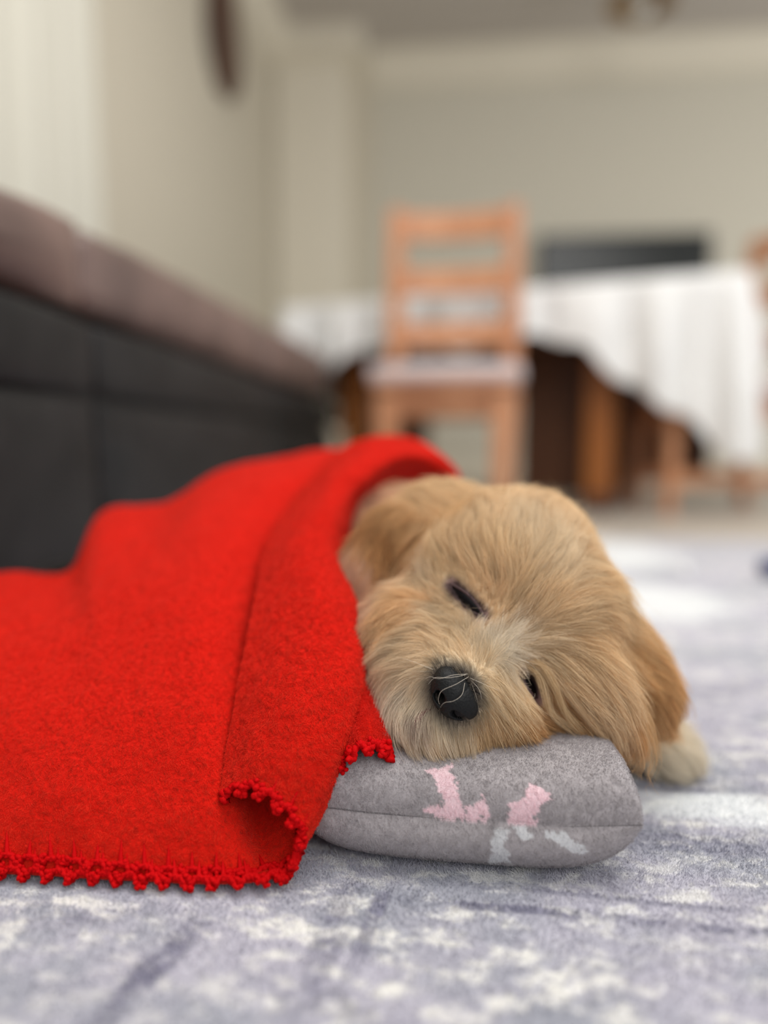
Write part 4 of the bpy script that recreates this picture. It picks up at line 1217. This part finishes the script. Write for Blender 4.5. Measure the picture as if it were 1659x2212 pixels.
def fleece_detail(p, amp=1.0):
    du = np.gradient(p, axis=0); dv = np.gradient(p, axis=1)
    nr = np.cross(du, dv); nr /= np.linalg.norm(nr, axis=-1)[..., None] + 1e-15
    h = 0.0016 * vnoise(p, 26, 51) + 0.0006 * vnoise(p, 80, 52) + 0.00035 * vnoise(p, 380, 53) + 0.00025 * vnoise(p, 800, 54)
    return p + nr * (h * amp)[..., None], nr
SA = cr_surface(A, 420, 460); SA, nA = fleece_detail(SA)
SB = cr_surface(B, 440, 300); SB, nB = fleece_detail(SB)
SA[..., 2] = np.maximum(SA[..., 2], 0.003)
SB[..., 2] = np.maximum(SB[..., 2], 0.003)
V, F = merge([(SA.reshape(-1, 3), grid_faces(420, 460).tolist()), (SB.reshape(-1, 3), grid_faces(440, 300).tolist())])
blanket = mesh_np('blanket', V, F, m_red)
sd = blanket.modifiers.new('sol', 'SOLIDIFY'); sd.thickness = 0.0022; sd.offset = 0
tag(blanket, 'bright red fleece blanket with crocheted edge wrapped around the puppy body', 'blanket')
def outward(p, nr, flip):
    return nr * flip
def red_fuzz(S, n, seed, flip, mask, length=0.0013):
    pts, root, nn = fuzz_on_grid(S, n, length, np.array([0.1, 0, -0.4]), seed, mask=mask, curl=0.9)
    x = (root - C0); x /= np.linalg.norm(x, axis=1)[:, None]
    sgn = np.where(np.sum(nn * x, 1) > 0, -1.0, 1.0)[:, None, None]
    dlt = pts - root[:, None]; npart = np.sum(dlt * nn[:, None], -1)[..., None] * nn[:, None]
    pts = root[:, None] + (dlt - npart) + npart * sgn + nn[:, None] * sgn * 0.001
    t = np.random.default_rng(seed + 3).uniform(0.75, 1.15, (n, 1)) * (1 + 0.24 * vnoise(root, 420, 61) + 0.14 * vnoise(root, 1000, 62))[:, None]
    return pts, np.clip(np.array(srgb(220, 42, 22)) * t, 0, 1)
x, y, d = project(SA); mA = (x > -90) * (0.4 / d) ** 1.5 * (nA @ np.array([0, 0, 1.0]) * 0 + 1)
mA[:, 330:] = 0
x, y, d = project(SB); mB = (0.4 / d) ** 1.5; mB[:, 190:] *= 0.25
pA, cA = red_fuzz(SA, 150000, 300, 1, mA); pB, cB = red_fuzz(SB, 110000, 310, 1, mB)
h = hair_obj('fleece_pile', np.concatenate([pA, pB]), np.full(260000, 0.00009), 0.00004, np.concatenate([cA, cB]), m_rfuzz, blanket)
tag(h, kind='stuff')

# small turned corner of the blanket under the chin
Cc = ctrl([
 [(728, 1650, .3770), (735, 1580, .3880), (745, 1480, .4050), (750, 1420, .4200)],
 [(762, 1618, .3720), (765, 1550, .3840), (768, 1470, .4000), (768, 1410, .4150)],
 [(800, 1606, .3730), (798, 1550, .3820), (790, 1490, .3980), (782, 1430, .4130)],
 [(842, 1618, .3770), (832, 1575, .3870), (812, 1510, .4020), (795, 1450, .4150)],
 [(838, 1636, .3790), (832, 1622, .3900), (815, 1600, .4000), (800, 1560, .4100)],
])
SCc = cr_surface(Cc, 70, 90); SCc, _ = fleece_detail(SCc, 0.5)
cor = mesh_np('turned_corner', SCc.reshape(-1, 3), grid_faces(70, 90), m_red, blanket)
cor.modifiers.new('sol', 'SOLIDIFY').thickness = 0.0022

pC, rC, nC = fuzz_on_grid(SCc, 14000, 0.0012, np.array([0.1, 0, -0.4]), 330, curl=0.9)
xv = rC - C0; sg_ = np.where(np.sum(nC * xv, 1) > 0, -1.0, 1.0)[:, None, None]
dl = pC - rC[:, None]; npt = np.sum(dl * nC[:, None], -1)[..., None] * nC[:, None]
pC = rC[:, None] + dl - npt + npt * sg_ + nC[:, None] * sg_ * 0.001
h = hair_obj('corner_pile', pC, np.full(14000, 0.00009), 0.00004, np.array(srgb(218, 32, 18)) * RNG.uniform(0.7, 1.15, (14000, 1)), m_rfuzz, cor)
tag(h, kind='stuff')

# ---- crocheted edge: a rope of yarn bumps with picots, and long stitches into the fleece
def resample(P, step):
    d = np.concatenate([[0], np.cumsum(np.linalg.norm(np.diff(P, axis=0), axis=1))])
    s = np.arange(0, d[-1], step); return np.stack([np.interp(s, d, P[:, k]) for k in range(3)], -1)
def crochet(name, path, inward, parent, period=0.0118, picot=0.0052, layers=1, stitch=True, seed=3, fat=1.0):
    """path: dense hem; inward: function giving the unit direction from the hem into the cloth at each sample"""
    r = np.random.default_rng(seed); parts = []
    P = resample(path, 0.0004); I = inward(P)
    T = np.gradient(P, axis=0); T /= np.linalg.norm(T, axis=1)[:, None] + 1e-12
    Nn = np.cross(T, I); Nn /= np.linalg.norm(Nn, axis=1)[:, None] + 1e-12
    s = np.arange(len(P)) * 0.0004
    ph = s / period * 2 * math.pi
    lob = 0.5 - 0.5 * np.cos(ph)                      # 0 between, 1 at bumps
    for j, (amp, wob, rad_) in enumerate(((1.0, 0.0012, 0.00115), (0.62, 0.0015, 0.0011), (0.25, 0.0013, 0.0012))):
        q = P - I * (amp * picot * lob ** 1.3 - 0.0008)[:, None] + Nn * (np.sin(ph * 3 + j * 2) * wob)[:, None] + I * (np.sin(ph * 4 + j) * 0.0006)[:, None]
        parts.append(tube(q[::2], rad_ * fat, 7))
    # knotted blobs
    Vb, Fb = ico_np(2)
    n = int(s[-1] / period)
    for i in range(n):
        k = min(len(P) - 1, int((i + 0.5) * period / 0.0004))
        for _ in range(16):
            a = r.uniform(-0.32, 0.32) * period; bq = r.uniform(-0.5, 1.0) * picot
            a *= (1 - 0.5 * max(0, bq / picot))
            c = P[k] + T[k] * a - I[k] * bq + Nn[k] * r.uniform(-0.0016, 0.0016) * fat
            sc = np.array([r.uniform(0.0009, 0.0017), r.uniform(0.0009, 0.0015), r.uniform(0.0009, 0.0015)]) * (0.55 + 0.45 * fat)
            parts.append((Vb * sc + c, Fb))
        if stitch:
            k2 = min(len(P) - 1, int((i) * period / 0.0004))
            tt = np.linspace(0, 1, 10)[:, None]
            ln_ = r.uniform(0.009, 0.013)
            q = P[k2] + I[k2] * (tt * ln_ - 0.001) + Nn[k2] * 0.0 + T[k2] * (r.normal(0, 0.0006) * tt)
            parts.append(('st', q, r))
    out = []
    for p_ in parts:
        if p_[0] is 'st' if False else (isinstance(p_[0], str)):
            out.append(('st', p_[1]))
        else: out.append(p_)
    return out
def build_crochet(name, path, inner_path, parent, **kw):
    """inner_path: the same hem a little way into the cloth, gives the inward direction and carries the stitches"""
    pi = inner_path
    def inward(P):
        i = np.argmin(((P[:, None, :] - path[None]) ** 2).sum(-1), axis=1)
        v = pi[i] - path[i]; return v / (np.linalg.norm(v, axis=1)[:, None] + 1e-12)
    parts = crochet(name, path, inward, parent, **kw)
    fin = []
    for p_ in parts:
        if isinstance(p_[0], str):
            q = p_[1]
            view = (C0 - q); view /= np.linalg.norm(view, axis=1)[:, None]
            q = q + view * 0.0004
            fin.append(tube(q, 0.0015 * (1 - np.linspace(0, 1, len(q)) ** 1.5 * 0.85), 6))
        else: fin.append(p_)
    V, F = merge(fin)
    return mesh_np(name, V, F, m_yarn, parent)
hemA = SA[:, 0]; inA = SA[:, 26]
hemB = SB[0, ::-1]; inB = SB[22, ::-1]
build_crochet('crocheted_edge', hemA + [0, 0, 0.0015], inA + [0, 0, 0.0015], blanket, seed=3)
# second pass of the hem, the folded layer lying on top of the first
build_crochet('crocheted_edge', (SA[:, 16] * 0.5 + SA[:, 17] * 0.5) - HEAD * 0.0012 + [0, 0, 0.0012], SA[:, 44] - HEAD * 0.0010, blanket, period=0.0118, picot=0.0040, seed=5)
build_crochet('crocheted_edge', hemB, inB, blanket, period=0.0110, picot=0.0055, seed=7, fat=1.5)
build_crochet('crocheted_edge', SCc[:, 0], SCc[:, 14], blanket, period=0.0085, picot=0.0060, seed=9, fat=1.45, stitch=False)
